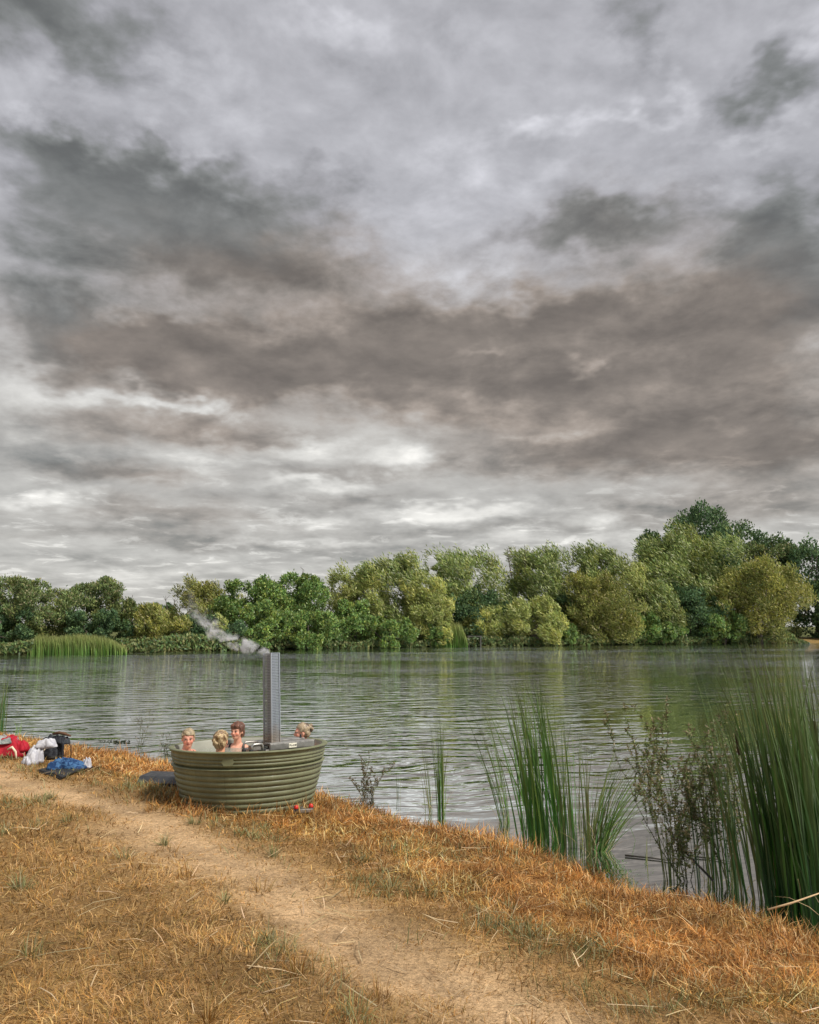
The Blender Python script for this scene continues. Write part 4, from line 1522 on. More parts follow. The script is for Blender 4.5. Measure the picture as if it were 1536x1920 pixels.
def person(label, head_at, face_az, tilt=0.0, body_az=None, skin=(.62, .37, .28), hair='grey', hair_cols=None, straps=None, suit=(.02, .02, .025), size=.87, back=.13, lift=.045):
    """a seated bather; local frame: origin at the seat, +y is where the body faces; head_at = world centre of the head"""
    body_az = face_az if body_az is None else body_az
    # body-local layout (metres); head centre at z = .80 above the seat
    hc = Vector((0, .015, .80))
    lean = Vector((0, -back, 0))
    root = empty('person', Vector(head_at) - Matrix.Rotation(body_az, 3, 'Z') @ (hc + lean) * size)
    root.rotation_euler = (0, 0, body_az)
    root.scale = (size, size, size)
    tag(root, label, 'person', 'bathers in the hot tub')
    HR = Matrix.Rotation(face_az - body_az, 3, 'Z') @ Matrix.Rotation(tilt, 3, 'X')
    b = MB()

    def H(p):
        return hc + HR @ Vector(p)
    # skull, face, jaw
    ellipsoid(b, H((0, -.012, .025)), (.074, .092, .088), HR)
    ellipsoid(b, H((0, .022, -.028)), (.062, .066, .078), HR)
    ellipsoid(b, H((0, .048, -.078)), (.040, .036, .030), HR)           # chin
    for s in (-1, 1):
        ellipsoid(b, H((s * .036, .055, -.030)), (.026, .026, .024), HR)  # cheeks
        ellipsoid(b, H((s * .030, .078, .022)), (.026, .014, .010), HR)   # brow
        ellipsoid(b, H((s * .074, -.008, -.008)), (.010, .020, .032), HR) # ears
    ellipsoid(b, H((0, .088, -.004)), (.010, .014, .026), HR)            # nose bridge
    ellipsoid(b, H((0, .098, -.024)), (.015, .016, .013), HR)            # nose tip
    ellipsoid(b, H((0, .082, -.052)), (.024, .012, .011), HR)            # lips
    # neck, torso
    k0 = len(b.v)
    b.tube([(0, -.02, .56), (0, -.012, .64), tuple(H((0, -.012, -.06)))], [.062, .054, .053], 16)
    ellipsoid(b, (0, -.015, .46), (.150, .095, .130))
    ellipsoid(b, (0, -.005, .30), (.140, .100, .20))
    ellipsoid(b, (0, 0, .10), (.165, .115, .15))
    for s in (-1, 1):
        ellipsoid(b, (s * .085, -.018, .545), (.095, .058, .040), Matrix.Rotation(s * .30, 3, 'Y'))   # trapezius
        ellipsoid(b, (s * .165, -.012, .505), (.055, .055, .060))                                     # shoulder
        ellipsoid(b, (s * .070, .085, .385), (.068, .055, .068))                                      # breast
        # arm, forearm resting on the thigh, hand
        b.tube([(s * .178, -.012, .50), (s * .215, .01, .36), (s * .225, .03, .23)], [.050, .044, .036], 12)
        b.tube([(s * .225, .03, .23), (s * .19, .14, .18), (s * .14, .25, .16)], [.037, .034, .024], 12)
        ellipsoid(b, (s * .125, .285, .158), (.038, .046, .017))
        for k in range(4):
            x0 = s * (.100 + .018 * k)
            L = (.050, .062, .066, .056)[k]
            b.tube([(x0, .315, .158), (x0, .315 + L * .6, .154), (x0, .315 + L, .138)], [.0092, .0085, .007], 8)
        b.tube([(s * .092, .275, .156), (s * .068, .300, .150), (s * .058, .322, .142)], [.011, .010, .008], 8)
        # legs folded in front on the bench
        b.tube([(s * .085, .0, .08), (s * .10, .22, .10), (s * .11, .42, .09)], [.088, .074, .055], 14)
        b.tube([(s * .11, .42, .09), (s * .11, .44, -.12), (s * .11, .43, -.28)], [.055, .052, .034], 12)
        ellipsoid(b, (s * .11, .49, -.30), (.042, .105, .030))
    b.v = b.v[:k0] + [(x, y, z + lift) if z < .6 else (x, y, z) for (x, y, z) in b.v[k0:]]
    # the bather leans back: hips forward, shoulders and head against the rim
    b.v = [(x, y - back * min(max(z, 0.0), .62) / .62, z) for (x, y, z) in b.v]
    hc = hc + lean
    me = remeshed(b, .0085)
    # colour of the skin: redder lips and cheeks
    n = len(me.vertices)
    co = np.empty(n * 3, np.float32)
    me.vertices.foreach_get('co', co)
    co = co.reshape(-1, 3)
    inv = np.array(HR.transposed())
    hl = (co - np.array(hc)) @ inv.T
    base = np.array(skin)
    C = np.tile(base, (n, 1))

    def spot(c, r, col, k=1.0):
        d = np.sqrt((((hl - np.array(c)) / np.array(r)) ** 2).sum(1))
        w = (1 - sstep(d, .6, 1.1))[:, None] * k
        return C * (1 - w) + np.array(col) * w
    C = spot((0, .090, -.053), (.030, .020, .010), (.42, .10, .09))
    for s in (-1, 1):
        C = spot((s * .040, .07, -.028), (.028, .03, .024), base * np.array([1.06, .74, .70]), .8)
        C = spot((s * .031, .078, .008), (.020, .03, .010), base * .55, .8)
        C = spot((s * .031, .088, .030), (.022, .03, .005), (.16, .10, .06), .8)
    C = spot((0, .10, -.024), (.018, .02, .014), base * np.array([1.05, .78, .74]), .7)
    a = me.attributes.new('Col', 'FLOAT_COLOR', 'POINT')
    a.data.foreach_set('color', np.concatenate([np.clip(C, 0, 1), np.ones((n, 1))], 1).astype(np.float32).ravel())
    body = link('body', me, SKIN, root, True)
    for s in (-1, 1):
        eb = MB()
        ellipsoid(eb, (0, 0, 0), (.010, .010, .0048), nu=12, nv=8)
        e = eb.build('eye', EYE_W, root, True)
        e.location = H((s * .031, .0745, .004))
        ib = MB()
        ellipsoid(ib, (0, 0, 0), (.0062, .003, .0056), nu=10, nv=6)
        i = ib.build('iris', EYE_D, e, True)
        i.location = HR @ Vector((0, .0098, 0))
    # ---------------- hair
    hb = MB()
    if hair == 'back':            # pulled back smooth, gathered low
        ellipsoid(hb, H((0, -.020, .038)), (.084, .100, .090), HR)
        ellipsoid(hb, H((0, -.060, -.010)), (.070, .056, .066), HR)
        ellipsoid(hb, H((0, -.105, -.050)), (.030, .030, .040), HR)
    elif hair == 'crop':          # short layered with fringe
        ellipsoid(hb, H((0, -.018, .042)), (.087, .102, .088), HR)
        ellipsoid(hb, H((0, -.050, -.025)), (.082, .068, .080), HR)
        rs = np.random.default_rng(5)
        for k in range(34):
            w = rs.uniform(-1.9, 1.9)
            p0 = Vector((math.sin(w) * .070, math.cos(w) * .072 - .012, .085))
            p1 = Vector((math.sin(w) * .086, math.cos(w) * .092 - .010, .036 - (.040 if abs(w) > .9 else 0) + rs.uniform(-.012, .016)))
            hb.tube([tuple(H(p0)), tuple(H((p0 + p1) / 2 + Vector((0, .008, .012)))), tuple(H(p1))], [.016, .014, .005], 6)
    elif hair == 'coil':          # wound up at the back in a twist
        ellipsoid(hb, H((0, -.018, .040)), (.088, .100, .088), HR)
        ellipsoid(hb, H((0, -.055, -.015)), (.082, .062, .078), HR)
        for k in range(3):
            w0 = k * 2.1
            pts = [H((math.cos(w0 + t * 2.0) * (.050 - .010 * t), -.100 - .012 * math.sin(t * 2), .02 + math.sin(w0 + t * 2.0) * (.052 - .010 * t))) for t in np.linspace(0, 1.6, 7)]
            hb.tube([tuple(p) for p in pts], [.018, .024, .026, .026, .024, .018, .010], 8)
    else:                         # bun: swept up with a knot
        ellipsoid(hb, H((0, -.022, .040)), (.085, .097, .086), HR)
        ellipsoid(hb, H((0, -.060, -.008)), (.078, .056, .072), HR)
        ellipsoid(hb, H((0, -.112, .052)), (.040, .040, .040), HR)
        for k in range(5):
            w = k * 1.26
            hb.tube([tuple(H((math.cos(w) * .03, -.10, .052 + math.sin(w) * .03))), tuple(H((math.cos(w + .8) * .042, -.13, .052 + math.sin(w + .8) * .042))), tuple(H((math.cos(w + 1.7) * .02, -.155, .052 + math.sin(w + 1.7) * .02)))], [.014, .018, .008], 7)
    hm = remeshed(hb, .0065, 1)
    # cut the hair away from the face
    n = len(hm.vertices)
    co = np.empty(n * 3, np.float32)
    hm.vertices.foreach_get('co', co)
    hl = (co.reshape(-1, 3) - np.array(hc)) @ inv.T
    bm = bmesh.new()
    bm.from_mesh(hm)
    bm.verts.ensure_lookup_table()
    lim = {'back': .050, 'crop': .062, 'coil': .070, 'bun': .062}[hair]
    low = {'back': -.075, 'crop': -.085, 'coil': -.085, 'bun': -.07}[hair]
    kill = []
    for v in bm.verts:
        h = hl[v.index]
        front = h[1] > .020 + max(0, h[2]) * .50 and h[2] < (lim if hair != 'crop' else .040)
        if (front and abs(h[0]) < .075) or (h[1] > .035 and h[2] < .0 and hair != 'crop') or h[2] < low:
            kill.append(v)
    bmesh.ops.delete(bm, geom=kill, context='VERTS')
    bm.to_mesh(hm)
    bm.free()
    n = len(hm.vertices)
    co = np.empty(n * 3, np.float32)
    hm.vertices.foreach_get('co', co)
    co = co.reshape(-1, 3)
    hc1, hc2 = np.array(hair_cols[0]), np.array(hair_cols[1])
    t = fbm(co[:, 0] * 60, co[:, 2] * 22 + co[:, 1] * 30, 8, 3)[:, None]
    t = sstep(t, .36, .64)
    a = hm.attributes.new('Col', 'FLOAT_COLOR', 'POINT')
    a.data.foreach_set('color', np.concatenate([hc1 * (1 - t) + hc2 * t, np.ones((n, 1))], 1).astype(np.float32).ravel())
    nv = np.empty(n * 3, np.float32)
    hm.vertices.foreach_get('normal', nv)
    lock = (fbm(co[:, 0] * 95, co[:, 2] * 30 + co[:, 1] * 40, 12, 3) - .5) * .016 + (fbm(co[:, 0] * 30, co[:, 2] * 24 + co[:, 1] * 20, 13, 2) - .5) * .014
    co2 = co + nv.reshape(-1, 3) * lock[:, None]
    hm.vertices.foreach_set('co', co2.astype(np.float32).ravel())
    ho = link('hair', hm, HAIR, root, True)
    sd = ho.modifiers.new('thickness', 'SOLIDIFY')
    sd.thickness = .006
    # ---------------- swimsuit: copies of the body's own surface, lifted off the skin
    bm = bmesh.new()
    bm.from_mesh(me)
    bm.normal_update()
    kill = []
    for f in bm.faces:
        c = f.calc_center_median()
        c.y += back * min(max(c.z, 0.0), .62) / .62
        on = (c.z < .445 + .10 * min(1, abs(c.x) / .12) ** 2 and c.z > .02 and abs(c.x) < .165 and c.y < .19 and c.y > -.13)
        if straps:
            on = on or ((.44 < c.z < .64) and abs(abs(c.x) - .093) < .0125)
        if not on:
            kill.append(f)
    bmesh.ops.delete(bm, geom=kill, context='FACES')
    for v in bm.verts:
        v.co += v.normal * .005
    sm = bpy.data.meshes.new('swimsuit')
    bm.to_mesh(sm)
    bm.free()
    so = link('swimsuit', sm, worn('swimsuit_fabric', suit, .75, var=.1, scale=30), root, True)
    return root


EYE_W = worn('eye_white', (.50, .45, .42), .25)
EYE_D = worn('eye_iris', (.03, .025, .02), .15)


def hair_material():
    m, q, p = principled('hair', (.2, .15, .1), .42, 0, .4)
    tc = q.node('ShaderNodeTexCoord').outputs['Object']
    k = q.ramp(q.noise(q.v('MULTIPLY', tc, (1, 1, .35)), 160.0, 2.0), .3, .7, .65, 1.3)
    q.put(p.inputs['Base Color'], q.mix(1.0, q.attr('Col'), q.xyz(k, k, k), 'MULTIPLY'))
    b = q.node('ShaderNodeBump')
    b.inputs['Strength'].default_value = .7
    b.inputs['Distance'].default_value = .004
    q.put(b.inputs['Height'], q.noise(q.v('MULTIPLY', tc, (1, 1, .3)), 120.0, 2.0))
    q.put(p.inputs['Normal'], b.outputs[0])
    return m


HAIR = hair_material()


def at_depth(px, py, d):
    vx, vy = (px - 768.0) / 1480.0, (960.0 - py) / 1480.0
    c, s = math.cos(PITCH), math.sin(PITCH)
    k = d / (c - vy * s)
    return Vector((vx * k, d, CAM_Z + (s + vy * c) * k))


def az_to(v):
    """rotation about z that turns +y towards direction v"""
    return math.atan2(-v[0], v[1])


person('woman with fair hair tied back, smiling over her bare shoulder at the tub edge', at_depth(353, 1385, 8.95), az_to((.28, -1)), tilt=-.06,
       body_az=az_to((.95, -.25)), skin=(.72, .34, .24), hair='back', hair_cols=[(.50, .40, .25), (.30, .23, .14)], straps=True, suit=(.10, .03, .03), lift=.085)
person('woman seen from behind with blonde hair wound up in a twist', at_depth(415, 1389, 8.52), az_to((.15, 1)),
       skin=(.70, .36, .22), hair='coil', hair_cols=[(.52, .39, .22), (.20, .12, .06)], straps=False)
person('woman with short brown hair and black swimsuit straps facing the camera', at_depth(445, 1371, 9.62), az_to((-.38, -1)), tilt=0,
       body_az=az_to((-.10, -1)), skin=(.72, .36, .25), hair='crop', hair_cols=[(.11, .050, .032), (.20, .085, .05)], straps=True)
person('woman in profile with streaked hair in a bun behind the guard rail', at_depth(566, 1373, 9.50), az_to((-1, -.28)), tilt=-.05,
       body_az=az_to((-.8, -.5)), skin=(.70, .35, .25), hair='bun', hair_cols=[(.40, .31, .20), (.10, .07, .05)], straps=False, lift=.07)


# ---------------------------------------------------------------- reeds and plants of the near bank
def ground_at(px, py, add=0.0):
    p = at(px, py, 0.3)
    for _ in range(8):
        p = at(px, py, max(hz(p.x, p.y), -.04) + add)
    return p


RG = [(.065, .200, .028), (.095, .245, .036), (.046, .150, .026), (.165, .260, .050)]
RO = [(.135, .185, .045), (.170, .200, .055), (.095, .150, .036), (.210, .205, .080)]
RD = [(.026, .098, .022), (.038, .130, .028), (.018, .062, .017), (.075, .165, .040)]
DRY = [(.46, .33, .16), (.36, .25, .11), (.52, .40, .22)]
REEDS = 'reed clumps along the near bank'


def reed(name, label, px, py, ptop, n, cols, spread=.07, lean=(0, .10), az=(math.pi, .9), bend=(.0, .35), wid=(.006, .011), stretch=1.0, group=REEDS, heads=(), dry=.10, drop=None):
    """one clump of upright reed leaves; az = mean direction and scatter of the leaning"""
    p = ground_at(px, py)
    d = p.y
    Hm = (py - ptop) / 1480.0 * math.hypot(p.x, p.y) * 1.02
    root = empty(name, p)
    tag(root, label, 'reeds', group)
    a = RNG.uniform(0, 2 * np.pi, n)
    rad = spread * np.sqrt(RNG.random(n))
    x, y = p.x + rad * np.cos(a) * stretch, p.y + rad * np.sin(a)
    z = np.maximum(height(x, y), -.10) - .03
    P = np.stack([x, y, z], 1) - np.array(p)
    Hh = Hm * (1 - .62 * RNG.random(n) ** 1.6)
    flop = np.where(RNG.random(n) < .12, RNG.uniform(2.0, 4.5, n), 1.0)
    az_ = az[0] + RNG.normal(size=n) * az[1]
    V, F, C = strip_blades(P, az_, RNG.uniform(*lean, n), Hh, RNG.uniform(*wid, n) * 1.7, RNG.uniform(*bend, n) * RNG.choice([1, 1, 1.6], n) * flop, pick(cols, n), 6, tipcol=(.13, .165, .060))
    link('leaf_blades', np_mesh('leaf_blades', V, F, np.clip(C, .01, .8)), REED_MAT, root)
    k = max(3, int(n * dry))
    i = RNG.choice(n, k)
    V, F, C = strip_blades(P[i], RNG.uniform(0, 6.28, k), RNG.uniform(.1, .7, k), Hh[i] * RNG.uniform(.2, .5, k), RNG.uniform(.005, .010, k), RNG.uniform(.3, 1.6, k), pick(DRY, k), 5)
    link('dead_leaves', np_mesh('dead_leaves', V, F, np.clip(C, .01, .8)), REED_MAT, root)
    for (hx, hy, ln, lx) in heads:
        q_ = at_depth(hx, hy, d) - p
        top, bot = q_ + Vector((-lx * .5, 0, ln / 2)), q_ + Vector((lx * .5, 0, -ln / 2))
        st = MB().tube([Vector((q_.x * .25 + .02, 0, -.05)), Vector((q_.x * .72, 0, bot.z * .55)), bot], [.005, .0045, .004], 6)
        st.build('cattail_stem', REED_STEM, root, True)
        u = (top - bot).normalized()
        MB().tube([bot - u * .004, bot + u * .006, bot + u * .03, top - u * .03, top - u * .006, top + u * .004], [.004, .011, .0135, .0135, .011, .003], 12).build('cattail_head', CATTAIL, root, True)
        MB().tube([top, top + u * .10], [.003, .0012], 5).build('cattail_spike', REED_STEM, root)
    return root


def reed_stem_material():
    return worn('reed_stem', (.11, .13, .045), .6, var=.2, scale=12)


REED_STEM = reed_stem_material()
CATTAIL = worn('cattail_velvet', (.055, .028, .016), .95, var=.25, scale=40, bump=.3, bscale=200)

L = math.pi
reed('reed_clump', 'few thin dark reed stems nearest the hot tub', 747, 1500, 1424, 6, RO, .05, (0, .06), (L, 1.5), (0, .12), (.004, .007))
reed('reed_clump', 'slender leaning reeds left of the small upright clump', 806, 1528, 1372, 9, RO, .05, (.03, .14), (L, .5), (0, .2), (.005, .008))
reed('reed_clump', 'small upright reed clump standing in front of bright water', 828, 1534, 1338, 30, RG + RO, .05, (0, .10), (L, 1.4), (0, .22), (.005, .009), dry=.2)
reed('reed_clump', 'loose reed clump bending far out to the left', 952, 1550, 1285, 24, RG + RO, .07, (.10, .26), (L, .35), (.10, .45), (.005, .009))
reed('reed_clump', 'dense bright green reed clump tallest in the middle of the bank', 1020, 1582, 1266, 105, RG, .18, (0, .17), (L, .7), (.05, .40), (.009, .014), 1.5)
reed('reed_clump', 'olive reeds just right of the dense green clump', 1066, 1594, 1330, 40, RO + RG, .11, (0, .09), (L, 1.2), (.0, .28), (.005, .009))
reed('reed_clump', 'thin straight olive reeds beside the arching sedge', 1098, 1604, 1372, 26, RO, .07, (0, .07), (L, 1.4), (.0, .22), (.005, .009))
reed('sedge_clump', 'arching sedge with dry leaves sweeping over to the right', 1118, 1602, 1372, 90, RO + RG, .08, (.02, .70), (.15, .42), (.25, 1.25), (.005, .009), group='sedges along the near bank', dry=.5)
reed('reed_clump', 'single short reed spike standing alone in calm water', 1213, 1622, 1556, 5, RO, .012, (0, .06), (0, 1.5), (0, .1), (.006, .009))
reed('reed_clump', 'thin reeds rising through the branching shrub', 1262, 1660, 1470, 18, RO, .07, (0, .12), (L, 1.4), (0, .3), (.005, .008))
reed('reed_clump', 'slim reeds right behind the branching shrub', 1325, 1664, 1396, 26, RO + RD, .10, (0, .10), (L, 1.2), (0, .25), (.005, .009))
reed('reed_clump', 'olive reeds between the shrub and the cattails', 1374, 1676, 1400, 30, RO + RD, .10, (0, .12), (L, .8), (0, .3), (.006, .009))
reed('cattail_clump', 'leaning cattails with two dark brown heads', 1436, 1694, 1275, 46, RD + RO, .18, (.02, .17), (L, .5), (.05, .34), (.006, .011), 1.3,
     heads=((1383, 1394, .20, .02), (1440, 1372, .19, .05)))
reed('cattail_clump', 'tall dense dark green cattail bed at the picture edge', 1512, 1724, 1256, 210, RD + RG[:1], .25, (.0, .13), (L, .9), (.03, .26), (.010, .017), 1.15,
     heads=((1529, 1372, .17, .0),), dry=.12)
reed('cattail_clump', 'nearest dark cattail leaves cut by the picture edge', 1568, 1760, 1300, 90, RD, .20, (.0, .13), (L, .9), (.03, .30), (.008, .014), 1.0, dry=.15)
reed('reed_clump', 'dark reeds cut by the edge behind the red bag', -4, 1372, 1262, 40, RD + RO, .16, (0, .08), (0, 1.5), (0, .2), (.008, .014))
reed('reed_clump', 'short green sprout in the water right of the edge reeds', 34, 1376, 1338, 10, RG, .08, (0, .2), (0, 1.5), (0, .4), (.006, .01))

SHRUB_LEAF = leaf_material('shrub_leaves', .25, .5, .3)
TWIG = worn('shrub_twig', (.085, .090, .048), .8, var=.3, scale=20)


def shrub(name, label, px, py, ptop, side, seed, n_main=6, leafy=26, cat='shrub', cols=None, group=None, thick=.009, tips=True, spreadx=.55):
    """a branching waterside plant: every shoot forks, small leaves and seed clusters along the tips"""
    rs = np.random.default_rng(seed)
    p = ground_at(px, py)
    Hm = (py - ptop) / 1480.0 * math.hypot(p.x, p.y)
    root = empty(name, p)
    tag(root, label, cat, group)
    LP, LA, LC = [], [], []
    cols = cols or [(.130, .185, .050), (.175, .190, .065), (.095, .135, .042), (.21, .170, .085)]
    buds = [(.24, .20, .11), (.30, .25, .15), (.19, .17, .09)]

    def shoot(mb, a, d, length, r, lvl):
        pts, q_, k = [a], a.copy(), 5
        dd = d.normalized()
        for i in range(k):
            dd = (dd + Vector((rs.normal() * .10, rs.normal() * .10, .07 + rs.normal() * .05))).normalized()
            q_ = q_ + dd * (length / k)
            pts.append(q_.copy())
        mb.tube(pts, [r * (1 - .72 * i / k) for i in range(k + 1)], 5, caps=False)
        if lvl < 2:
            for j in range(5 if lvl == 0 else 3):
                i = rs.integers(1, k + 1)
                side_ = Vector((rs.normal(), rs.normal() * .8, .55 + rs.random() * .5)).normalized()
                shoot(mb, pts[i], (dd * .8 + side_ * .75), length * rs.uniform(.30, .55), r * .5, lvl + 1)
        m = int(leafy * length * (1.4 if lvl else .5))
        for _ in range(m):
            t = rs.random() ** .7
            i = min(int(t * k), k - 1)
            b = pts[i].lerp(pts[i + 1], t * k - i)
            v = Vector((rs.normal(), rs.normal(), rs.normal() * .8 + .25)).normalized()
            LP.append(b + v * .012)
            LA.append(v)
            LC.append(np.array(cols[rs.integers(len(cols))]) * rs.uniform(.7, 1.3))
        if tips and lvl:
            for _ in range(7):
                v = Vector((rs.normal(), rs.normal(), rs.normal() + .5)).normalized()
                LP.append(pts[-1] + v * rs.uniform(.004, .035))
                LA.append(v)
                LC.append(np.array(buds[rs.integers(3)]) * rs.uniform(.7, 1.3))
    for j in range(n_main):
        mb = MB()
        u = -1 + 2 * (j + .5) / n_main + rs.normal() * .12
        d = Vector((side + u * spreadx, rs.normal() * .22, 1.0))
        shoot(mb, Vector((rs.normal() * .015, rs.normal() * .015, -.05)), d, Hm * rs.uniform(.62, .92), thick * rs.uniform(.7, 1.1), 0)
        mb.build('branch', TWIG, root)
    n = len(LP)
    Pn, An = np.array([tuple(v) for v in LP]), np.array([tuple(v) for v in LA])
    V, F, C = leaf_quads(Pn, An, rs.normal(size=(n, 3)), rs.uniform(.022, .050, n), rs.uniform(.009, .018, n), np.array(LC))
    link('foliage', np_mesh('foliage', V, F, np.clip(C, .01, .6)), SHRUB_LEAF, root)
    return root


shrub('waterside_shrub', 'branching olive shrub with brown seed heads spreading over calm water', 1292, 1662, 1402, -.38, 3, 8, 80, thick=.006)
shrub('waterside_shrub', 'smaller branching shrub in front of the cattails', 1376, 1668, 1425, -.05, 4, 6, 75, thick=.006, spreadx=.42)
shrub('twiggy_plant', 'small dark twiggy plant on the bank right of the tub', 688, 1500, 1438, .0, 5, 6, 60, cat='plant', tips=False, thick=.004, cols=[(.13, .10, .05), (.09, .085, .04), (.17, .12, .06)], spreadx=.8)
shrub('dead_weed', 'bare leaning weed stalk on the grassy knoll left of the tub', 262, 1404, 1342, .22, 7, 3, 8, cat='plant', tips=False, thick=.007, cols=[(.12, .09, .05)], spreadx=.12)
shrub('dead_weed', 'small dead weed between knoll and tub', 306, 1412, 1378, .3, 8, 3, 14, cat='plant', tips=False, thick=.006, cols=[(.12, .09, .05)], spreadx=.4)
shrub('twiggy_plant', 'little dark weed at the left rim of the tub', 318, 1424, 1394, -.1, 9, 3, 30, cat='plant', tips=False, thick=.005, cols=[(.06, .06, .03)], spreadx=.5)

KN = 'tussocks on the water edge'
tuft('grass_tussock', 'thick orange and green tussock on the knoll beside the water', 288, 1424, 420, .10, .26, .30, STRAW + GREEN[:2], group=KN)
tuft('grass_tussock', 'dark green tussock behind the right side of the tub', 640, 1484, 160, .08, .20, .16, GREEN + STRAW[:2], group=KN)
tuft('grass_tussock', 'olive tussock at the foot of the twiggy plant', 668, 1500, 200, .07, .18, .20, GREEN + STRAW[:3], group=KN)
tuft('grass_tussock', 'tussock at the foot of the thin dark reeds', 756, 1518, 200, .07, .18, .20, GREEN + STRAW[:3], group=KN)
tuft('grass_tussock', 'grey green tussock under the olive reeds', 1082, 1622, 220, .06, .17, .16, GREEN, group=KN)
tuft('grass_tussock', 'dry tussock under the arching sedge', 1135, 1620, 160, .08, .22, .12, DRY + GREEN[:1], group=KN)
tuft('grass_tussock', 'dead leaf litter tussock at the foot of the cattails', 1440, 1716, 260, .10, .32, .24, DRY + GREEN[:2], elev=(.05, 1.0), group=KN)

# sticks and fallen reeds
WET = worn('wet_branch', (.045, .038, .028), .5, var=.3, scale=14)


def stick(name, label, a, b, z0, z1, r, mat, cat='branch', sag=0.02):
    p0, p1 = at(*a, z0), at(*b, z1)
    mid = (p0 + p1) / 2 + Vector((0, .03, -sag))
    mb = MB().tube([Vector((0, 0, 0)), mid - p0, p1 - p0], [r, r * .8, r * .45], 6)
    o = mb.build(name, mat, None, True)
    o.location = p0
    tag(o, label, cat)


stick('floating_branch', 'thin dark branch floating in the calm water by the bank', (1172, 1604), (1284, 1618), .012, .012, .010, WET, sag=0)
stick('floating_branch', 'second dark branch floating below the shrub', (1300, 1606), (1372, 1616), .012, .012, .009, WET, sag=0)
stick('fallen_reed', 'pale fallen reed stalk lying across the bank under the cattails', (1440, 1706), (1545, 1672), .30, .42, .008, worn('dry_reed_stalk', (.52, .36, .20), .8, var=.2, scale=10), cat='reed stalk')
stick('fallen_branch', 'dead branch sticking out of the bank under the shrub', (1338, 1652), (1246, 1548), .06, .46, .011, WET)


def pads():
    """scraps of water plants off the bank"""
    for px, py, lab in ((206, 1390, 'larger dark scrap of water weed floating before the knoll'), (226, 1392, 'small dark scrap of water weed nearest the knoll')):
        p = at(px, py, 0.0)
        n = 16
        P = np.stack([RNG.normal(size=n) * .10, RNG.normal(size=n) * .10, np.full(n, .012)], 1)
        V, F, C = leaf_quads(P, RNG.normal(size=(n, 3)) * np.array([1, 1, .5]) + np.array([0, 0, .35]), RNG.normal(size=(n, 3)) + np.array([0, 0, 1.5]), RNG.uniform(.05, .14, n), RNG.uniform(.02, .05, n), pick([(.03, .04, .02), (.05, .055, .03)], n))
        o = link('water_weed', np_mesh('water_weed', V, F, np.clip(C, .005, .5)), SHRUB_LEAF)
        o.location = p
        tag(o, lab, 'water weed', 'water weeds off the knoll')


pads()


# ---------------------------------------------------------------- clothes and bags on the path
def heap(name, mat, parent, loc, rx, ry, h, seed, fold=.25, rz=0.0, squash=1.0, n=44, rings=22, peak=(0, 0), jag=.16):
    """a slumped heap of cloth: closed dome with folds and an uneven hem"""
    rs = np.random.default_rng(seed)
    V = [(peak[0] * rx, peak[1] * ry, h)]
    F3, F4 = [], []
    ph = rs.uniform(0, 6.28, 6)
    for i in range(1, rings + 1):
        t = i / rings
        for k in range(n):
            a = 2 * math.pi * k / n
            hem = 1 + jag * (math.sin(2 * a + ph[0]) + .7 * math.sin(3 * a + ph[1]) + .5 * math.sin(5 * a + ph[2])) * t
            f = fold * (math.sin(7 * a + ph[3] + 3 * t) * .5 + math.sin(11 * a + ph[4] - 4 * t) * .35 + math.sin(4 * a + 9 * t + ph[5]) * .5)
            r = t ** .85 * hem
            z = h * (1 - t ** 2.1) ** squash * (1 + f * .55 * min(1, t * 2)) + .02 * f * (1 - t)
            V.append((math.cos(a) * r * rx * (1 + .10 * f) + peak[0] * rx * (1 - t), math.sin(a) * r * ry * (1 + .10 * f) + peak[1] * ry * (1 - t), max(z, 0.0)))
    V = np.array(V)
    V[:, 2] += (fbm(V[:, 0] * 16, V[:, 1] * 16, seed, 3) - .5) * .055 * (V[:, 2] / h > .02)
    last = len(V)
    V = np.concatenate([V, [[0, 0, -.03]]])
    for k in range(n):
        F3.append((0, 1 + k, 1 + (k + 1) % n))
        m = 1 + (rings - 1) * n
        F3.append((last, m + (k + 1) % n, m + k))
    for i in range(rings - 1):
        for k in range(n):
            k2 = (k + 1) % n
            F4.append((1 + i * n + k, 1 + (i + 1) * n + k, 1 + (i + 1) * n + k2, 1 + i * n + k2))
    o = link(name, np_mesh(name, V, [np.array(F3), np.array(F4)]), mat, parent, True)
    o.location = loc
    o.rotation_euler = (0, 0, rz)
    return o


def cloth(name, c1, c2=None, scale=9.0, rough=.9):
    m, q, p = principled(name, c1, rough, 0, .2)
    tc = q.node('ShaderNodeTexCoord').outputs['Object']
    f = q.ramp(q.noise(tc, scale, 3.0, .6, .8), .46, .56)
    c = q.mix(f, c1, c2 or tuple(v * .85 for v in c1))
    q.put(p.inputs['Base Color'], c)
    b = q.node('ShaderNodeBump')
    b.inputs['Strength'].default_value = .7
    b.inputs['Distance'].default_value = .02
    q.put(b.inputs['Height'], q.noise(tc, 14.0, 5.0, .6, .6))
    q.put(p.inputs['Normal'], b.outputs[0])
    return m


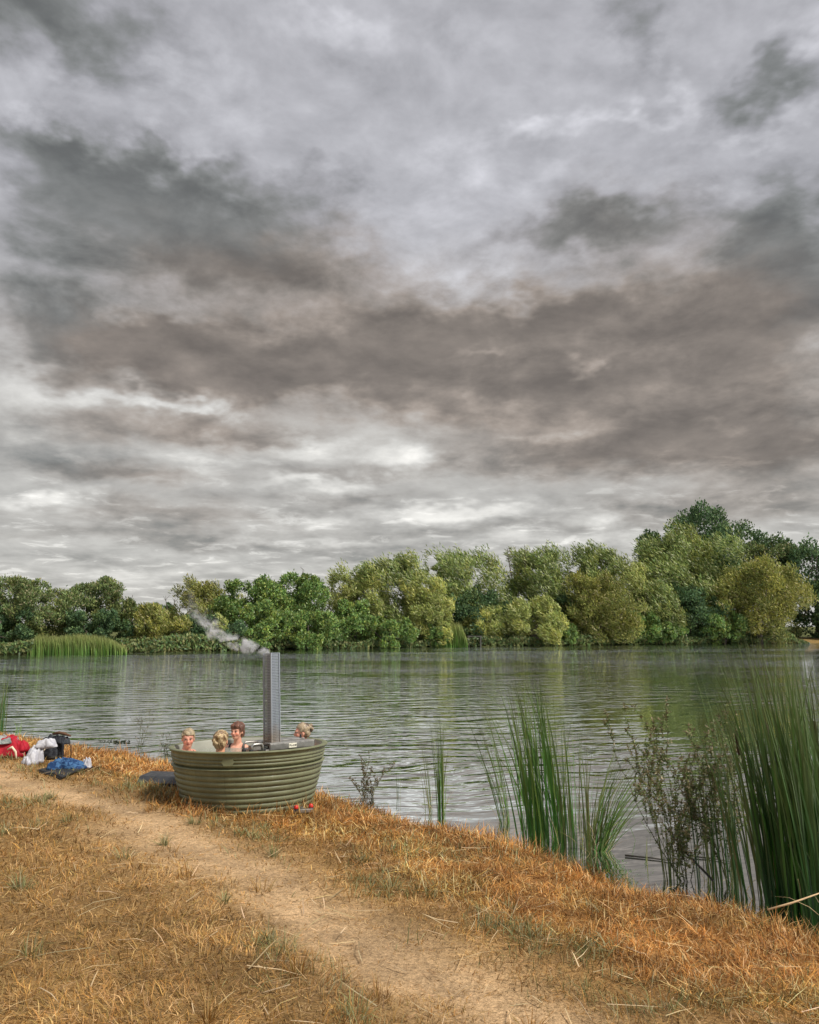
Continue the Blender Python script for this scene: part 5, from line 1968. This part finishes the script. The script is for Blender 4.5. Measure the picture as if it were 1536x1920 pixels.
def belongings():
    RED_N = cloth('red_nylon', (.42, .014, .030), (.30, .010, .022), 6, .55)
    GREY_T = cloth('grey_towel', (.30, .32, .30), (.16, .19, .18), 11)
    WHITE_C = cloth('white_cloth', (.52, .52, .55), (.38, .38, .42), 7)
    BLACK_F = cloth('black_fabric', (.020, .021, .026), (.045, .05, .058), 12)
    BLUE_C = cloth('blue_printed_cloth', (.016, .045, .125), (.055, .135, .270), 22)
    TEAL = cloth('dark_teal_cloth', (.05, .085, .095), (.16, .20, .20), 14)
    CORD = worn('cream_cord', (.72, .62, .45), .9)
    TIMBER = worn('brown_bag_trim', (.11, .055, .028), .8, var=.3, scale=14)
    # red bag with a grey towel over it, cut by the picture edge
    p = ground_at(14, 1420)
    bag = empty('red_bag', p)
    bag.scale = (.84,) * 3
    tag(bag, 'slumped bright red bag at the picture edge', 'bag')
    heap('body', RED_N, bag, (-.08, .10, 0), .29, .22, .33, 11, .30, .2, .8, peak=(.1, 0))
    heap('side_flap', RED_N, bag, (.15, .14, .08), .13, .12, .18, 12, .3, .3, .7)
    MB().tube([(.06, -.13, .15), (.14, -.15, .19), (.19, -.12, .11), (.22, -.14, .0)], [.018, .022, .020, .016], 8).build('strap', CORD, bag, True)
    tw = heap('towel', GREY_T, None, Vector(p) + Vector((-.12, .08, .195)), .21, .16, .095, 13, .25, .3, .7, jag=.12)
    tag(tw, 'grey patterned towel lying on top of the red bag', 'towel')
    p2 = ground_at(44, 1418)
    sc = heap('crumpled_cloth', TEAL, None, p2, .17, .12, .10, 14, .4, .4)
    tag(sc, 'small dark teal cloth on the ground between red and white bags', 'cloth')
    # black camp stool with a bag hung in it
    p3 = ground_at(97, 1424)
    st = empty('black_rucksack', p3)
    st.scale = (.86,) * 3
    tag(st, 'black rucksack with brown top trim standing on the path', 'rucksack')
    heap('body', BLACK_F, st, (-.05, .10, 0), .22, .18, .36, 15, .30, .1, .55, peak=(.1, 0), jag=.08)
    heap('top_pocket', BLACK_F, st, (.10, .10, .25), .18, .13, .11, 16, .35, -.3, .6, jag=.1)
    MB().tube([(-.06, .12, .40), (.05, .10, .425), (.16, .09, .405), (.27, .06, .375)], [.020, .026, .026, .016], 8).build('roll_top', TIMBER, st, True)
    MB().tube([(.16, .0, .34), (.195, -.05, .22), (.19, -.05, .08), (.20, -.06, .0)], [.022, .022, .020, .020], 8).build('hanging_strap', BLACK_F, st, True)
    MB().tube([(.20, .02, .34), (.29, .06, .20), (.30, .05, .02)], [.012, .012, .012], 6).build('side_strap', TIMBER, st, True)
    lp = [(-.10, -.13, .30), (-.075, -.15, .32), (-.05, -.15, .29), (-.055, -.16, .19), (-.08, -.165, .15), (-.105, -.16, .18), (-.10, -.13, .30)]
    MB().tube(lp, .010, 8).build('cord_loop', CORD, st, True)
    # white cloth slumped against it
    p4 = ground_at(60, 1432)
    wc = empty('white_drawstring_bag', p4)
    wc.scale = (.86,) * 3
    tag(wc, 'crumpled white cloth bag leaning against the black rucksack', 'bag')
    heap('body', WHITE_C, wc, (.0, .06, 0), .17, .14, .25, 17, .28, .6, .7, peak=(.35, .2), jag=.2)
    heap('neck', WHITE_C, wc, (.15, .14, .24), .15, .10, .13, 18, .25, .5, .8, peak=(.2, 0), jag=.25)
    heap('corner', WHITE_C, wc, (-.05, -.04, 0), .10, .12, .12, 19, .25, .2, .8, jag=.25)
    # rubber mat made of ribs
    c0, c1, c2 = ground_at(72, 1449.5), ground_at(114, 1463), ground_at(172, 1443)
    u, w = (c2 - c1), (c0 - c1)
    mat_o = empty('rubber_mat', c1)
    tag(mat_o, 'black ribbed rubber mat lying on the path', 'mat')
    RUB = worn('black_rubber', (.018, .018, .019), .6, var=.3, scale=10)
    ux, wx_ = u.normalized(), w.normalized()
    Lu, Lw = u.length, w.length

    def pt(a, b_, z):
        q_ = c1 + ux * a + wx_ * b_
        return Vector((ux.x * a + wx_.x * b_, ux.y * a + wx_.y * b_, hz(q_.x, q_.y) - c1.z + z))
    nrib = 15
    for k in range(nrib):
        b_ = Lw * (k + .5) / nrib
        MB().tube([pt(0, b_, .028), pt(Lu * .5, b_, .028), pt(Lu, b_, .028)], Lw / nrib * .30, 6).build('rib', RUB, mat_o)
    for k in range(7):
        a = Lu * (k + .02) / 6.04
        MB().tube([pt(a, 0, .018), pt(a, Lw * .5, .018), pt(a, Lw, .018)], .012, 6).build('cross_bar', RUB, mat_o)
    for b_ in (0, Lw):
        MB().tube([pt(0, b_, .030), pt(Lu * .5, b_, .030), pt(Lu, b_, .030)], .016, 6).build('edge_bar', RUB, mat_o)
    p5 = ground_at(122, 1446)
    bl = heap('blue_clothes', BLUE_C, None, Vector(p5) + Vector((0, .03, .03)), .225, .13, .115, 20, .40, .15, .8, peak=(-.3, 0), jag=.14)
    tag(bl, 'heap of blue patterned clothes on the rubber mat', 'clothes')
    wb = heap('white_sock', WHITE_C, None, Vector(p5) + Vector((.24, .10, .03)), .06, .05, .11, 21, .5, 0, .8, jag=.25)
    tag(wb, 'small bit of white and green cloth at the end of the blue heap', 'cloth')


belongings()
